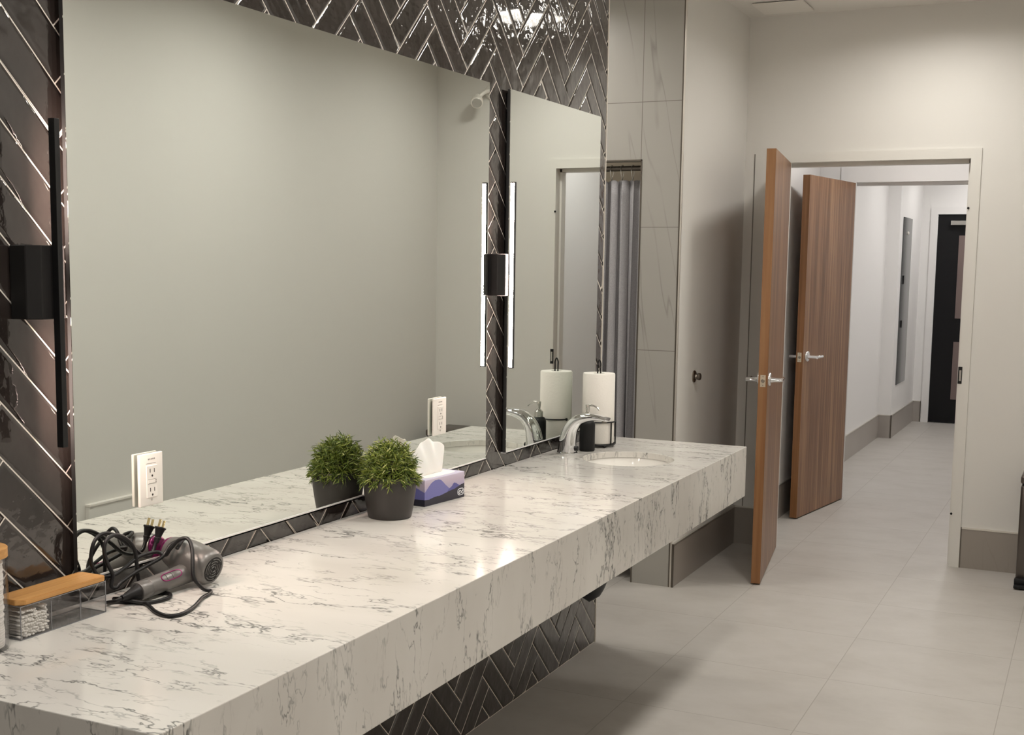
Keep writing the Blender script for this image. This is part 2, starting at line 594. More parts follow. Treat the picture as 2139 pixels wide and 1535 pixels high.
# ---- herringbone wall: every tile is real relief in one wall mesh
def clip_poly(poly, ya, yb, za, zb):
    def cl(P, f, inter):
        out = []
        for i in range(len(P)):
            a, b = P[i], P[(i + 1) % len(P)]
            if f(a):
                out.append(a)
                if not f(b):
                    out.append(inter(a, b))
            elif f(b):
                out.append(inter(a, b))
        return out
    for ax, val, sg in ((0, ya, 1), (0, yb, -1), (1, za, 1), (1, zb, -1)):
        if not poly:
            return poly
        poly = cl(poly, lambda p: sg * (p[ax] - val) >= -1e-9,
                  lambda a, b: tuple(a[k] + (b[k] - a[k]) * ((val - a[ax]) / (b[ax] - a[ax])) for k in (0, 1)))
    q = []
    for p in poly:
        if not q or math.hypot(p[0] - q[-1][0], p[1] - q[-1][1]) > 1e-5:
            q.append(p)
    if len(q) > 2 and math.hypot(q[0][0] - q[-1][0], q[0][1] - q[-1][1]) < 1e-5:
        q.pop()
    return q


def area2(p):
    return 0.5 * sum(p[i][0] * p[(i + 1) % len(p)][1] - p[(i + 1) % len(p)][0] * p[i][1] for i in range(len(p)))


def inset(poly, d):
    n = len(poly)
    out = []
    for i in range(n):
        p0, p1, p2 = poly[i - 1], poly[i], poly[(i + 1) % n]
        e1 = Vector((p1[0] - p0[0], p1[1] - p0[1])).normalized()
        e2 = Vector((p2[0] - p1[0], p2[1] - p1[1])).normalized()
        n1, n2 = Vector((-e1.y, e1.x)), Vector((-e2.y, e2.x))
        k = 1 + n1.dot(n2)
        o = (n1 + n2) * (d / max(k, 0.35))
        out.append((p1[0] + o.x, p1[1] + o.y))
    a0, a1 = area2(poly), area2(out)
    ok = 0.02 * a0 < a1 < a0
    if ok:
        for i in range(n):
            e = (poly[(i + 1) % n][0] - poly[i][0], poly[(i + 1) % n][1] - poly[i][1])
            f = (out[(i + 1) % n][0] - out[i][0], out[(i + 1) % n][1] - out[i][1])
            if e[0] * f[0] + e[1] * f[1] <= 0:
                ok = False
                break
    if not ok:
        cx = sum(p[0] for p in poly) / n
        cy = sum(p[1] for p in poly) / n
        out = [(cx + (p[0] - cx) * 0.7, cy + (p[1] - cy) * 0.7) for p in poly]
    return out


TW, TL, GR = 0.07465, 0.2892, 0.0014
Y0, Z0 = 3.733, 1.0635
YA = -1.5
bm = B()
box(bm, -0.15, -0.0035, YA, YT, 0, ZC, 1)
box(bm, -0.15, 0.001, YT - 0.001, YT + 0.004, 0, ZC, 1)
R2 = math.sqrt(2)
cnt = 0
for k in range(-14, 5):
    for i in range(-60, 70):
        for kind in (0, 1):
            if kind == 0:
                X0, X1, Yy0, Yy1 = i * TW + k * TL, i * TW + TL + k * TL, i * TW - k * TL, i * TW + TW - k * TL
            else:
                X0, X1, Yy0, Yy1 = i * TW + k * TL, i * TW + TW + k * TL, (i + 1) * TW - k * TL, (i + 1) * TW + TL - k * TL
            cx, cy = (X0 + X1) / 2, (Yy0 + Yy1) / 2
            yc, zc = Y0 + (cx - cy) / R2, Z0 - (cx + cy) / R2
            if not (YA - 0.2 < yc < YT + 0.2 and -0.2 < zc < ZC + 0.2):
                continue
            q = [(X0 + GR, Yy0 + GR), (X1 - GR, Yy0 + GR), (X1 - GR, Yy1 - GR), (X0 + GR, Yy1 - GR)]
            poly = [(Y0 + (a - b) / R2, Z0 - (a + b) / R2) for a, b in q]
            if area2(poly) < 0:
                poly = poly[::-1]
            poly = clip_poly(poly, YA, YT - 0.0015, 0.0015, ZC - 0.001)
            if len(poly) < 3 or area2(poly) < 2e-5:
                continue
            rings = [poly, inset(poly, 0.0035), inset(poly, 0.0085)]
            ta, tb = random.uniform(-0.012, 0.012), random.uniform(-0.012, 0.012)
            yc = sum(p[0] for p in poly) / len(poly)
            zc = sum(p[1] for p in poly) / len(poly)
            vr = []
            for ring, h in zip(rings, (-0.0034, -0.0012, 0.0)):
                vr.append([bm.verts.new((h - 0.0006 + (p[0] - yc) * ta + (p[1] - zc) * tb if h > -0.003 else h, p[0], p[1])) for p in ring])
            n = len(poly)
            for a, b in zip(vr[:-1], vr[1:]):
                for j in range(n):
                    bm.faces.new([a[j], a[(j + 1) % n], b[(j + 1) % n], b[j]])
            bm.faces.new(vr[-1])
            cnt += 1
wall_tile = struct('wall_left', bm, [M['tile'], M['grout']], smooth=50)
wn_ = wall_tile.modifiers.new('weighted', 'WEIGHTED_NORMAL'); wn_.weight = 100; wn_.keep_sharp = True

# ---- edge trims, skirtings
bm = B(); box(bm, -0.011, -0.005, YC - 0.0025, YC, 0.0, ZC); struct('trim_7', bm, M['trim_dark'])
bm = B(); box(bm, -0.005, 0.003, YC - 0.003, YC + 0.004, 0.0, ZC, bev=0.0012)
struct('trim_1', bm, M['trim'])
bm = B(); box(bm, -0.203, -0.197, YC - 0.003, YC + 0.001, 0, 2.034); box(bm, -1.1, -0.197, YC - 0.003, YC + 0.001, 2.028, 2.034)
struct('trim_2', bm, M['trim_dark'])
bm = B(); box(bm, 0.049, 0.0545, YF - 0.002, YF, 0, DZ + 0.05); struct('shadow_gap_strip', bm, M['gap'])  # flat grey strip painted in for the shade of a narrow gap


def skirting(name, segs, mt, h=0.205, end=None):
    """segs: list of (x0,y0,x1,y1,nx,ny) wall runs, normal into the room"""
    b = B()
    for (x0, x1, y0, y1) in segs:
        box(b, x0, x1, y0, y1, 0, h, 0)
        ex = 0.002
        box(b, x0 - (ex if x1 - x0 < y1 - y0 else 0), x1 + (ex if x1 - x0 < y1 - y0 else 0),
            y0 - (ex if y1 - y0 < x1 - x0 else 0), y1 + (ex if y1 - y0 < x1 - x0 else 0), h, h + 0.007, 1)
    if end:
        for (x0, x1, y0, y1) in end:
            box(b, x0, x1, y0, y1, 0, h + 0.007, 2)
    return struct(name, b, [mt, M['trim'], M['trim_dark']])


skirting('baseboard_left', [(0.0, 0.011, YC + 0.0, YF)], M['base'], end=[(0.004, 0.013, YC - 0.004, YC + 0.003)])
skirting('baseboard_far', [(1.207, XR, YF - 0.011, YF), (0.0, 0.2, YF - 0.011, YF)], M['base'], end=[(1.202, 1.208, YF - 0.013, YF)])
skirting('baseboard_right', [(XR - 0.011, XR, 4.6, YF), (XR - 0.011, XR, -1.5, 3.2)], M['base'])
# low pale panel on the right wall (seen only in the mirror)
bm = B(); box(bm, XR - 0.022, XR, 3.84, 4.28, 0.0, 0.532, 0, 0.002); box(bm, XR - 0.026, XR, 3.837, 4.283, 0.532, 0.54, 1)  # whiter cap paints in the lit top edge
o = obj('wall_panel', bm, [M['paint'], M['plastic_white']], origin=(XR, 4.06, 0))
tag(o, 'low pale panel with its thin lit top edge painted white on the wall, reflected in the large mirror', 'panel')

# door frame in far wall
def frame(name, xl, xr, z, y, depth, mt, w=0.051, wl=None, proud=0.012):
    b = B()
    wl = w if wl is None else wl
    t = 0.02
    # jambs and head lining
    box(b, xl - t - 0.03, xl - 0.03, y, y + depth, 0, z + t); box(b, xl - 0.03, xl, y, y + depth, z, z + t); box(b, xr, xr + t, y, y + depth, 0, z + t); box(b, xl, xr, y, y + depth, z, z + t)
    # stop strips
    box(b, xr - 0.012, xr, y + 0.05, y + depth - 0.01, 0, z); box(b, xl - 0.03, xr, y + 0.05, y + depth - 0.005, z - 0.018, z)
    for yy0, yy1 in ((y - proud, y), (y + depth, y + depth + proud)):
        box(b, xl - wl, xl - (0.0 if yy0 < y else 0.03), yy0, yy1, 0, z + w); box(b, xr, xr + w, yy0, yy1, 0, z + w); box(b, xl, xr, yy0, yy1, z, z + w)
    return struct(name, b, mt)


fr1 = frame('trim_4', DL, DR, DZ, YF, 0.12, M['frame'])
bm = B(); box(bm, DR - 0.004, DR + 0.016, YF - 0.0145, YF - 0.0115, 0.957, 1.044, 0); box(bm, DR + 0.002, DR + 0.012, YF - 0.0155, YF - 0.014, 0.972, 1.027, 1)
obj('strike_plate', bm, [M['black'], M['satin']], fr1)
for z in (1.8464, 0.28):
    bm = B(); lathe(bm, (DR + 0.001, YF - 0.0118, z), (0, -1, 0), [(0, 0.006), (0.004, 0.006), (0.006, 0.004)], 14)
    obj('silencer_pad', bm, M['black_soft'], fr1)

# vestibule and corridor
YG = 8.4926
bm = B(); box(bm, -0.05, 0.065, YF + 0.12, YG, 0, 2.75); struct('wall_vestibule_left', bm, M['paint_cool'])
bm = B(); box(bm, 1.45, 1.6, YF + 0.12, YG, 0, 2.75); struct('wall_vestibule_right', bm, M['paint_cool'])
bm = B()
L2, Rr2 = 0.3047, 1.2047
box(bm, -0.05, L2 - 0.05, YG, YG + 0.12, 0, 2.75); box(bm, Rr2 + 0.02, 1.6, YG, YG + 0.12, 0, 2.75); box(bm, L2 - 0.05, Rr2 + 0.02, YG, YG + 0.12, DZ + 0.02, 2.75)
struct('wall_vestibule_far', bm, M['paint_cool'])
fr2 = frame('trim_5', L2, Rr2, DZ, YG, 0.12, M['frame_cool'], 0.1)
skirting('baseboard_vestibule', [(0.065, 0.076, YF + 0.13, YG - 0.012)], M['base'])
YB = 11.81
YE = 13.263
bm = B(); box(bm, -0.1, 0.004, YG + 0.12, YB, 0, 2.75); struct('wall_corridor_left', bm, M['paint_cool'])
bm = B(); box(bm, -0.1, 0.118, YB, YE, 0, 2.75); struct('wall_corridor_bump', bm, M['paint_cool'])
bm = B(); box(bm, 1.6, 1.75, YG, YE, 0, 2.75); struct('wall_corridor_right', bm, M['paint_cool'])
skirting('baseboard_corridor', [(0.004, 0.014, YG + 0.14, YB - 0.01), (0.118, 0.128, YB - 0.012, YE), (0.004, 0.128, YB - 0.012, YB), (0.128, 0.2, YE - 0.011, YE)], M['base_cool'],
         end=[(0.120, 0.130, YB - 0.015, YB - 0.006), (0.194, 0.2, YE - 0.013, YE)])
BL, BR_, BZ = 0.2755, 1.1755, 2.083
bm = B(); box(bm, -0.1, BL - 0.05, YE, YE + 0.12, 0, 2.75); box(bm, BR_ + 0.02, 1.75, YE, YE + 0.12, 0, 2.75); box(bm, BL - 0.05, BR_ + 0.02, YE, YE + 0.12, BZ + 0.02, 2.75)
struct('wall_corridor_end', bm, M['paint_cool'])
frame('trim_6', BL, BR_, BZ, YE, 0.12, M['frame_cool'], 0.07)
# black door
bm = B(); box(bm, BL + 0.003, BR_ - 0.003, YE + 0.004, YE + 0.049, 0.008, BZ - 0.003)
d3 = obj('door_3', bm, M['door_black'], origin=(BL, YE + 0.02, 0)); d3['kind'] = 'structure'
tag(d3, 'black door with two mauve-brown panels at the end of the corridor', 'door')
for z0, z1 in ((1.056, 1.8744), (0.2444, 0.8222)):
    bm = B(); box(bm, 0.48, 0.97, YE - 0.004, YE + 0.004, z0, z1, bev=0.001)
    obj('panel', bm, M['mauve'], d3)
bm = B(); box(bm, 0.40, 0.70, YE - 0.05, YE + 0.004, 1.976, 2.02, bev=0.004); box(bm, 0.62, 0.64, YE - 0.03, YE + 0.004, 2.02, 2.05)
obj('door_closer', bm, M['satin'], d3)
# corridor wall mirror, its dark reflection put into the glass colour
bm = B(); box(bm, 0.1183, 0.126, 12.0016, 12.5565, 0.473, 2.0116, 0, 0.001)
o = obj('glass_panel', bm, M['mirror_dark'], origin=(0.118, 12.28, 0.473))
tag(o, 'tall narrow grey glass panel on the corridor wall before the black door', 'panel')
for z0, z1 in ((1.40, 1.48), (1.00, 1.065)):
    bm = B(); box(bm, 0.126, 0.134, 12.09, 12.125, z0, z1, bev=0.002); obj('latch', bm, M['black'], o)
bm = B(); lathe(bm, (0.126, 12.27, 1.87), (1, 0, 0), [(0, 0.016), (0.008, 0.016), (0.012, 0.010)], 16); obj('light_glint', bm, M['plastic_white'], o)  # white disc stands in for a light's reflection in the glass

# ------------------------------------------------------------------ downlights (set into the ceilings)
def ceiling_lamp(par, x, y, z, lens, r=0.165, drop=0.055):
    """surface-mounted can: lens up inside a short cylinder"""
    b = B(); lathe(b, (x, y, z), (0, 0, -1), [(0.0, r + 0.012), (drop, r + 0.012), (drop, r), (0.004, r)], 48, cap=False)
    obj('lamp_can', b, M['can'], par, smooth=40)
    b = B()
    vs_ = [b.verts.new((x + r * math.cos(-2 * PI * k / 48), y + r * math.sin(-2 * PI * k / 48), z - 0.006)) for k in range(48)]
    b.faces.new(vs_)
    o_ = obj('lamp_lens', b, lens, par)
    if o_.data.polygons[0].normal.z > 0:
        o_.data.flip_normals()


for y in (0.3, 1.75, 3.2, 4.65):
    ceiling_lamp(ceil, 1.07, y, ZC, M['lens'])
ceiling_lamp(ceil, 1.02, 6.15, ZC, M['lens_dim'])
ceiling_lamp(ceil, -0.75, 5.15, ZC, M['lens_dim'])
ceiling_lamp(ceil, -0.75, 6.15, 2.45, M['lens_dim'], 0.06, 0.02)  # unseen small lamp, added to brighten the stall interior
ceiling_lamp(ceil2, 0.85, 7.7, 2.75, M['lens_cool'])
for y in (9.6, 11.2, 12.6):
    ceiling_lamp(ceil2, 0.85, y, 2.75, M['lens_cool'])

# ceiling vent
bm = B(); box(bm, 0.104, 0.36, 6.457, 6.72, ZC - 0.012, ZC - 0.004, bev=0.002); box(bm, 0.118, 0.346, 6.471, 6.706, ZC - 0.004, ZC, 1)
o = obj('ceiling_vent', bm, [M['plastic_white'], M['plastic_slot']], origin=(0.232, 6.588, ZC))
tag(o, 'square white vent cover with a dark shadow gap on the ceiling', 'vent')

# ------------------------------------------------------------------ mirrors
MX = 0.020        # mirror face


def wall_mirror(name, y0, y1, z0, z1, label):
    r = empty(name, (0.001, (y0 + y1) / 2, z0), label, 'mirror')
    b = B(); box(b, 0.001, MX - 0.0101, y0 + 0.012, y1 - 0.012, z0 + 0.001, z1 - 0.012); box(b, MX - 0.010, MX - 0.0015, y0, y1, z0, z1); obj('backing', b, M['mirror_edge'], r)
    b = B(); box(b, MX - 0.0014, MX, y0, y1, z0, z1); obj('mirror_glass', b, M['mirror'], r)
    b = B(); box(b, 0.001, MX + 0.0022, y0, y1, z0 - 0.0035, z0 - 0.0003); box(b, MX + 0.0003, MX + 0.0022, y0, y1, z0 - 0.0035, z0 + 0.003); obj('bottom_channel', b, M['alu'], r)
    return r


wall_mirror('wall_mirror', 1.8415, 3.6378, 0.9095, 2.1015, 'large frameless mirror above the counter with two power outlets set in it')
wall_mirror('wall_mirror', 3.7915, 4.605, 0.9095, 2.1015, 'smaller frameless mirror beside the sink, right of the lit wall light')

# ------------------------------------------------------------------ wall lights
def sconce(yc, sgn, zm, zcn, label):
    """sgn = +1: lit face towards +y, -1: lit face towards -y"""
    z0, z1 = zm - 0.2985, zm + 0.2985
    r = empty('wall_light', (0.0, yc, zcn), label, 'wall light', 'bar wall lights beside the mirrors')
    b = B()
    prism(b, [(0.001, yc - 0.047), (0.001, yc + 0.047), (0.040, yc + 0.047), (0.060, yc + 0.028), (0.060, yc - 0.028), (0.040, yc - 0.047)], 'z', zcn - 0.067, zcn + 0.067)
    bmesh.ops.bevel(b, geom=b.edges[:], offset=0.0015, segments=1, affect='EDGES')
    obj('canopy', b, M['canopy'], r)
    b = B()
    box(b, 0.0635, 0.0785, yc - 0.0062, yc + 0.0062, z0, z1, bev=0.0006)
    obj('bar', b, M['black'], r)
    b = B()
    yf = yc + 0.0060 * sgn
    prism(b, [(0.0640 + 0.0064 * (1 - math.cos(PI * k / 8)), yf + sgn * (0.0008 * math.sin(PI * k / 8) + (0.0004 if 0 < k < 8 else 0.0))) for k in range(9)], 'z', z0 + 0.004, z1 - 0.004)
    obj('light_strip', b, M['strip'], r, label='glowing white strip')
    return r


sconce(1.7603, 1, 1.4885, 1.4935, 'black bar wall light seen from its dark side, left of the large mirror')
sconce(3.715, -1, 1.4997, 1.5025, 'bar wall light with its lit strip showing, between the two mirrors')

# ------------------------------------------------------------------ counter
CE, CN, CD, CB = 4.692, 1.3905, 0.607, 0.669
bm = B()
sx, sy, sa, sb_ = 0.315, 4.18, 0.16, 0.17
NE = 64
x0 = 0.0020
outer = [bm.verts.new(p) for p in [(x0, CN, HC), (CD, CN, HC), (CD, CE, HC), (x0, CE, HC)]]
inner = [bm.verts.new((sx + sa * math.cos(2 * PI * k / NE), sy + sb_ * math.sin(2 * PI * k / NE), HC)) for k in range(NE)]
eo = [bm.edges.new((outer[k], outer[(k + 1) % 4])) for k in range(4)]
ei = [bm.edges.new((inner[k], inner[(k + 1) % NE])) for k in range(NE)]
bmesh.ops.triangle_fill(bm, use_beauty=True, use_dissolve=False, edges=eo + ei)
low = [bm.verts.new((v.co.x, v.co.y, CB)) for v in outer]
for k in range(4):
    bm.faces.new([outer[k], outer[(k + 1) % 4], low[(k + 1) % 4], low[k]])
bm.faces.new(low)
li = [bm.verts.new((v.co.x, v.co.y, HC - 0.022)) for v in inner]
for k in range(NE):
    bm.faces.new([inner[k], inner[(k + 1) % NE], li[(k + 1) % NE], li[k]])
counter = obj('counter', bm, M['quartz'], origin=(0, 0, 0))
tag(counter, 'long floating white quartz counter with grey veins below the mirrors', 'counter')
bv = counter.modifiers.new('bevel', 'BEVEL'); bv.width = 0.0016; bv.segments = 2; bv.limit_method = 'ANGLE'; bv.angle_limit = math.radians(60)

# sink bowl
r = empty('sink', (sx, sy, HC - 0.17), 'oval white undermount sink set in the counter below the faucet', 'sink')
bm = B()
prof = [(0.022, 1.0), (0.022, 1.06), (0.03, 1.06), (0.034, 1.03)]
rings = []
for dz, k in [(0.023, 1.055), (0.023, 1.02), (0.03, 1.012), (0.055, 0.97), (0.09, 0.86), (0.12, 0.68), (0.140, 0.42), (0.146, 0.13)]:
    rings.append([bm.verts.new((sx + sa * k * math.cos(2 * PI * j / NE), sy + sb_ * k * math.sin(2 * PI * j / NE), HC - dz)) for j in range(NE)])
for a, b in zip(rings[:-1], rings[1:]):
    for j in range(NE):
        bm.faces.new([a[j], a[(j + 1) % NE], b[(j + 1) % NE], b[j]])
bm.faces.new(rings[-1])
obj('bowl', bm, M['ceramic'], r, smooth=60)
bm = B(); lathe(bm, (sx, sy, HC - 0.1455), (0, 0, 1), [(0, 0.024), (0.002, 0.023), (0.003, 0.015), (0.0015, 0.012)], 24)
obj('drain', bm, M['chrome'], r, smooth=40)

# trap cover under the counter
r = empty('trap_cover', (0.172, 4.20, CB - 0.353), 'rounded charcoal pipe cover hanging below the counter under the sink', 'pipe cover')
bm = B()
nr, ns = 14, 28
rings = []
for i in range(nr + 1):
    t = i / nr
    z = CB - 0.001 - t * 0.352
    w = (1 - max(0, (t - 0.35) / 0.65) ** 2.2) ** 0.5 if t < 0.999 else 0.02
    rings.append([bm.verts.new((0.170 + 0.082 * w * math.cos(2 * PI * j / ns), 4.205 + 0.085 * w * math.sin(2 * PI * j / ns), z)) for j in range(ns)])
for a, b in zip(rings[:-1], rings[1:]):
    for j in range(ns):
        bm.faces.new([a[j], a[(j + 1) % ns], b[(j + 1) % ns], b[j]])
bm.faces.new(rings[0]); bm.faces.new(rings[-1])
obj('shell', bm, M['trap'], r, smooth=50)
bm = B(); obox(bm, (0.2360, 4.254, 0.425), Vector((0.8, 0.6, 0)), Vector((-0.6, 0.8, 0)), Vector((0, 0, 1)), 0.0008, 0.012, 0.010)
obj('sticker', bm, M['plastic_grey'], r, label='small grey sticker')

# ------------------------------------------------------------------ faucet
FY = 4.172
r = empty('faucet', (0.085, FY, HC), 'curved chrome faucet standing behind the sink', 'faucet')
bm = B()
base = []
for z, sxx, syy in [(HC + 0.0002, 0.034, 0.040), (HC + 0.006, 0.034, 0.040), (HC + 0.010, 0.030, 0.036)]:
    base.append([bm.verts.new((0.088 + sxx * math.cos(2 * PI * j / 36), FY + syy * math.sin(2 * PI * j / 36), z)) for j in range(36)])
for a, b in zip(base[:-1], base[1:]):
    for j in range(36):
        bm.faces.new([a[j], a[(j + 1) % 36], b[(j + 1) % 36], b[j]])
bm.faces.new(base[0]); bm.faces.new(base[-1])
obj('base_ring', bm, M['chrome'], r, smooth=40)
path = catmull([(0.084, FY, HC + 0.006), (0.086, FY, HC + 0.045), (0.097, FY, HC + 0.090), (0.125, FY, HC + 0.124), (0.165, FY, HC + 0.138), (0.205, FY, HC + 0.139), (0.238, FY, HC + 0.134)], 6)
bm = B()
nn = 28
rings = []
for i, p in enumerate(path):
    t = i / (len(path) - 1)
    d = (path[min(i + 1, len(path) - 1)] - path[max(i - 1, 0)]).normalized()
    up = Vector((0, 1, 0)).cross(d)
    hw = 0.032 - 0.005 * t
    th = 0.028 * (1 - t) ** 1.1 + 0.0068
    rings.append([bm.verts.new(p + Vector((0, 1, 0)) * hw * math.copysign(abs(math.cos(a)) ** 0.8, math.cos(a)) + up * th * math.copysign(abs(math.sin(a)) ** 0.8, math.sin(a)))
                  for a in [2 * PI * j / nn for j in range(nn)]])
for a, b in zip(rings[:-1], rings[1:]):
    for j in range(nn):
        bm.faces.new([a[j], a[(j + 1) % nn], b[(j + 1) % nn], b[j]])
bm.faces.new(rings[0]); bm.faces.new(rings[-1])
obj('spout', bm, M['chrome'], r, smooth=60)
bm = B(); lathe(bm, (0.114, FY + 0.004, HC + 0.022), (1, 0, 0), [(0, 0.009), (0.010, 0.009), (0.012, 0.007)], 16)
obj('sensor_eye', bm, M['black'], r, smooth=40)
bm = B(); lathe(bm, (0.225, FY, HC + 0.131), (0.1, 0, -1), [(0, 0.009), (0.008, 0.009)], 16)
obj('aerator', bm, M['nickel_dark'], r, smooth=40)

# ------------------------------------------------------------------ soap dispenser
SX, SY = 0.118, 4.282
r = empty('soap_dispenser', (SX, SY, HC), 'matte black soap pump bottle with a metal pump behind the faucet', 'soap dispenser')
bm = B(); lathe(bm, (SX, SY, HC), (0, 0, 1), [(0.0, 0.0265), (0.003, 0.0285), (0.095, 0.0285), (0.104, 0.027), (0.111, 0.022), (0.1135, 0.016)], 32)
obj('bottle', bm, M['black_soft'], r, smooth=60)
bm = B(); lathe(bm, (SX, SY, HC), (0, 0, 1), [(0.1135, 0.0165), (0.134, 0.0165), (0.136, 0.014), (0.142, 0.008)], 28)
obj('collar', bm, M['satin'], r, smooth=40)
bm = B(); lathe(bm, (SX, SY, HC), (0, 0, 1), [(0.140, 0.0055), (0.155, 0.0075), (0.168, 0.0085), (0.171, 0.0075)], 24)
tube(bm, catmull([(SX, SY, HC + 0.167), (SX + 0.018, SY, HC + 0.168), (SX + 0.036, SY, HC + 0.162), (SX + 0.046, SY, HC + 0.152)], 4), 0.0035, 12)
obj('pump', bm, M['satin'], r, smooth=50)

# ------------------------------------------------------------------ paper towel on wire holder
TX, TY = 0.107, 4.418
r = empty('paper_towel_roll', (TX, TY, HC + 0.014), 'white paper towel roll on the black wire holder beside the small mirror', 'paper towel')
bm = B()
lathe(bm, (TX, TY, HC + 0.014), (0, 0, 1), [(0.004, 0.02), (0.0, 0.022), (0.0, 0.0585), (0.003, 0.0605), (0.258, 0.0605), (0.262, 0.0585), (0.262, 0.022), (0.258, 0.02)], 48, cap=False)
lathe(bm, (TX, TY, HC + 0.014), (0, 0, 1), [(0.001, 0.02), (0.261, 0.02)], 32, cap=False)
obj('roll', bm, M['paper'], r, smooth=50)
bm = B()
pts = [(TX + 0.0612 * math.cos(a), TY + 0.0612 * math.sin(a)) for a in [2.2 + 0.1 * k for k in range(9)]] 
va = [bm.verts.new((x, y, HC + 0.016)) for x, y in pts]; vb = [bm.verts.new((x, y, HC + 0.272)) for x, y in pts]
for k in range(len(pts) - 1):
    bm.faces.new([va[k], va[k + 1], vb[k + 1], vb[k]])
so = obj('loose_sheet', bm, M['paper'], r, smooth=60)
sm = so.modifiers.new('thick', 'SOLIDIFY'); sm.thickness = 0.0008; sm.offset = 1
r = empty('towel_holder', (TX, TY, HC), 'black wire paper towel holder standing behind the faucet', 'towel holder')
bm = B()
tube(bm, [(TX + 0.063 * math.cos(2 * PI * k / 40), TY + 0.063 * math.sin(2 * PI * k / 40), HC + 0.010) for k in range(40)], 0.0032, 8, closed=True)
tube(bm, [(TX - 0.063, TY, HC + 0.010), (TX + 0.063, TY, HC + 0.010)], 0.0032, 8)
tube(bm, [(TX, TY - 0.063, HC + 0.010), (TX, TY + 0.063, HC + 0.010)], 0.0032, 8)
obj('base_ring', bm, M['black'], r, smooth=60)
for k in range(4):
    a = PI / 4 + k * PI / 2
    bm = B(); bmesh.ops.create_uvsphere(bm, u_segments=16, v_segments=10, radius=0.0065, matrix=Matrix.Translation((TX + 0.063 * math.cos(a), TY + 0.063 * math.sin(a), HC + 0.0066)))
    obj('ball_foot', bm, M['black'], r, smooth=60)
bm = B()
tube(bm, catmull([(TX - 0.006, TY, HC + 0.01), (TX - 0.006, TY, HC + 0.15), (TX - 0.006, TY, HC + 0.29), (TX - 0.006, TY, HC + 0.312), (TX, TY, HC + 0.325), (TX + 0.006, TY, HC + 0.312), (TX + 0.006, TY, HC + 0.29), (TX + 0.006, TY, HC + 0.15), (TX + 0.006, TY, HC + 0.01)], 5), 0.0028, 8)
obj('centre_loop', bm, M['black'], r, smooth=60)
bm = B()
ra = 0.0655
arc = [(TX + ra * math.cos(a), TY + ra * math.sin(a), HC + 0.096) for a in [0.35 - 0.12 * k for k in range(26)]]
p0 = (TX + ra * math.cos(0.35), TY + ra * math.sin(0.35), HC + 0.010)
p1 = (TX + ra * math.cos(0.35), TY + ra * math.sin(0.35), HC + 0.088)
tube(bm, [p0, p1] + arc, 0.0028, 8)
a1 = -0.35
tube(bm, [(TX + ra * math.cos(a1), TY + ra * math.sin(a1), HC + 0.010), (TX + ra * math.cos(a1), TY + ra * math.sin(a1), HC + 0.096)], 0.0028, 8)
bmesh.ops.create_uvsphere(bm, u_segments=14, v_segments=8, radius=0.0055, matrix=Matrix.Translation(arc[-1]))
obj('side_arm', bm, M['black'], r, smooth=60)

# ------------------------------------------------------------------ potted plant
PX, PY = 0.102, 2.893
r = empty('potted_plant', (PX, PY, HC), 'bushy green artificial plant in a charcoal pot in front of the large mirror', 'potted plant')
bm = B(); lathe(bm, (PX, PY, HC), (0, 0, 1), [(0.0, 0.055), (0.003, 0.0585), (0.03, 0.0635), (0.07, 0.0695), (0.110, 0.0712), (0.113, 0.070), (0.112, 0.067), (0.098, 0.065)], 48)
obj('pot', bm, M['pot'], r, smooth=50)
bm = B(); bmesh.ops.create_uvsphere(bm, u_segments=24, v_segments=12, radius=1.0, matrix=Matrix.Translation((PX, PY, HC + 0.125)) @ Matrix.Diagonal((0.050, 0.050, 0.046, 1)))
obj('moss_core', bm, M['soil'], r, smooth=60)
bm = B()
rnd = random.Random(3)


def leaf(b, p, d, L, w, droop):
    d = d.normalized()
    side = d.cross(Vector((rnd.uniform(-1, 1), rnd.uniform(-1, 1), rnd.uniform(-1, 1))))
    if side.length < 1e-4:
        return
    side.normalize()
    prev = None
    for t, ww in ((0, 0.45), (0.35, 1.0), (0.72, 0.75), (1.0, 0.08)):
        q = p + d * (L * t) + Vector((0, 0, -droop * t * t))
        a, c = b.verts.new(q + side * w * ww), b.verts.new(q - side * w * ww)
        if prev:
            b.faces.new([prev[0], prev[1], c, a])
        prev = (a, c)


ctr = Vector((PX, PY, HC + 0.118))
for s in range(560):
    u = rnd.random()
    th = rnd.uniform(0, 2 * PI)
    cz = 1 - u * 1.25
    sr = math.sqrt(max(0, 1 - cz * cz))
    d = Vector((sr * math.cos(th), sr * math.sin(th), cz))
    rr = rnd.uniform(0.72, 1.0)
    tip = ctr + Vector((d.x * 0.077 * rr, d.y * 0.079 * rr, d.z * 0.092 * rr if d.z > 0 else d.z * 0.055 * rr))
    if tip.x < 0.024:
        tip.x = 0.024 + rnd.uniform(0, 0.01)
    stem_d = (d + Vector((0, 0, 0.5))).normalized()
    tube(bm, [tip - stem_d * 0.03, tip], 0.0008, 4)
    for l in range(8):
        t = rnd.uniform(-0.022, 0.002)
        ld = (stem_d * rnd.uniform(0.1, 0.9) + Vector((rnd.uniform(-1, 1), rnd.uniform(-1, 1), rnd.uniform(-0.6, 0.7)))).normalized()
        p = tip + stem_d * t
        Lf = rnd.uniform(0.013, 0.026)
        if p.x + ld.x * Lf < 0.016:
            ld.x = abs(ld.x)
        leaf(bm, p, ld, Lf, rnd.uniform(0.0010, 0.0016), rnd.uniform(0.0, 0.009))
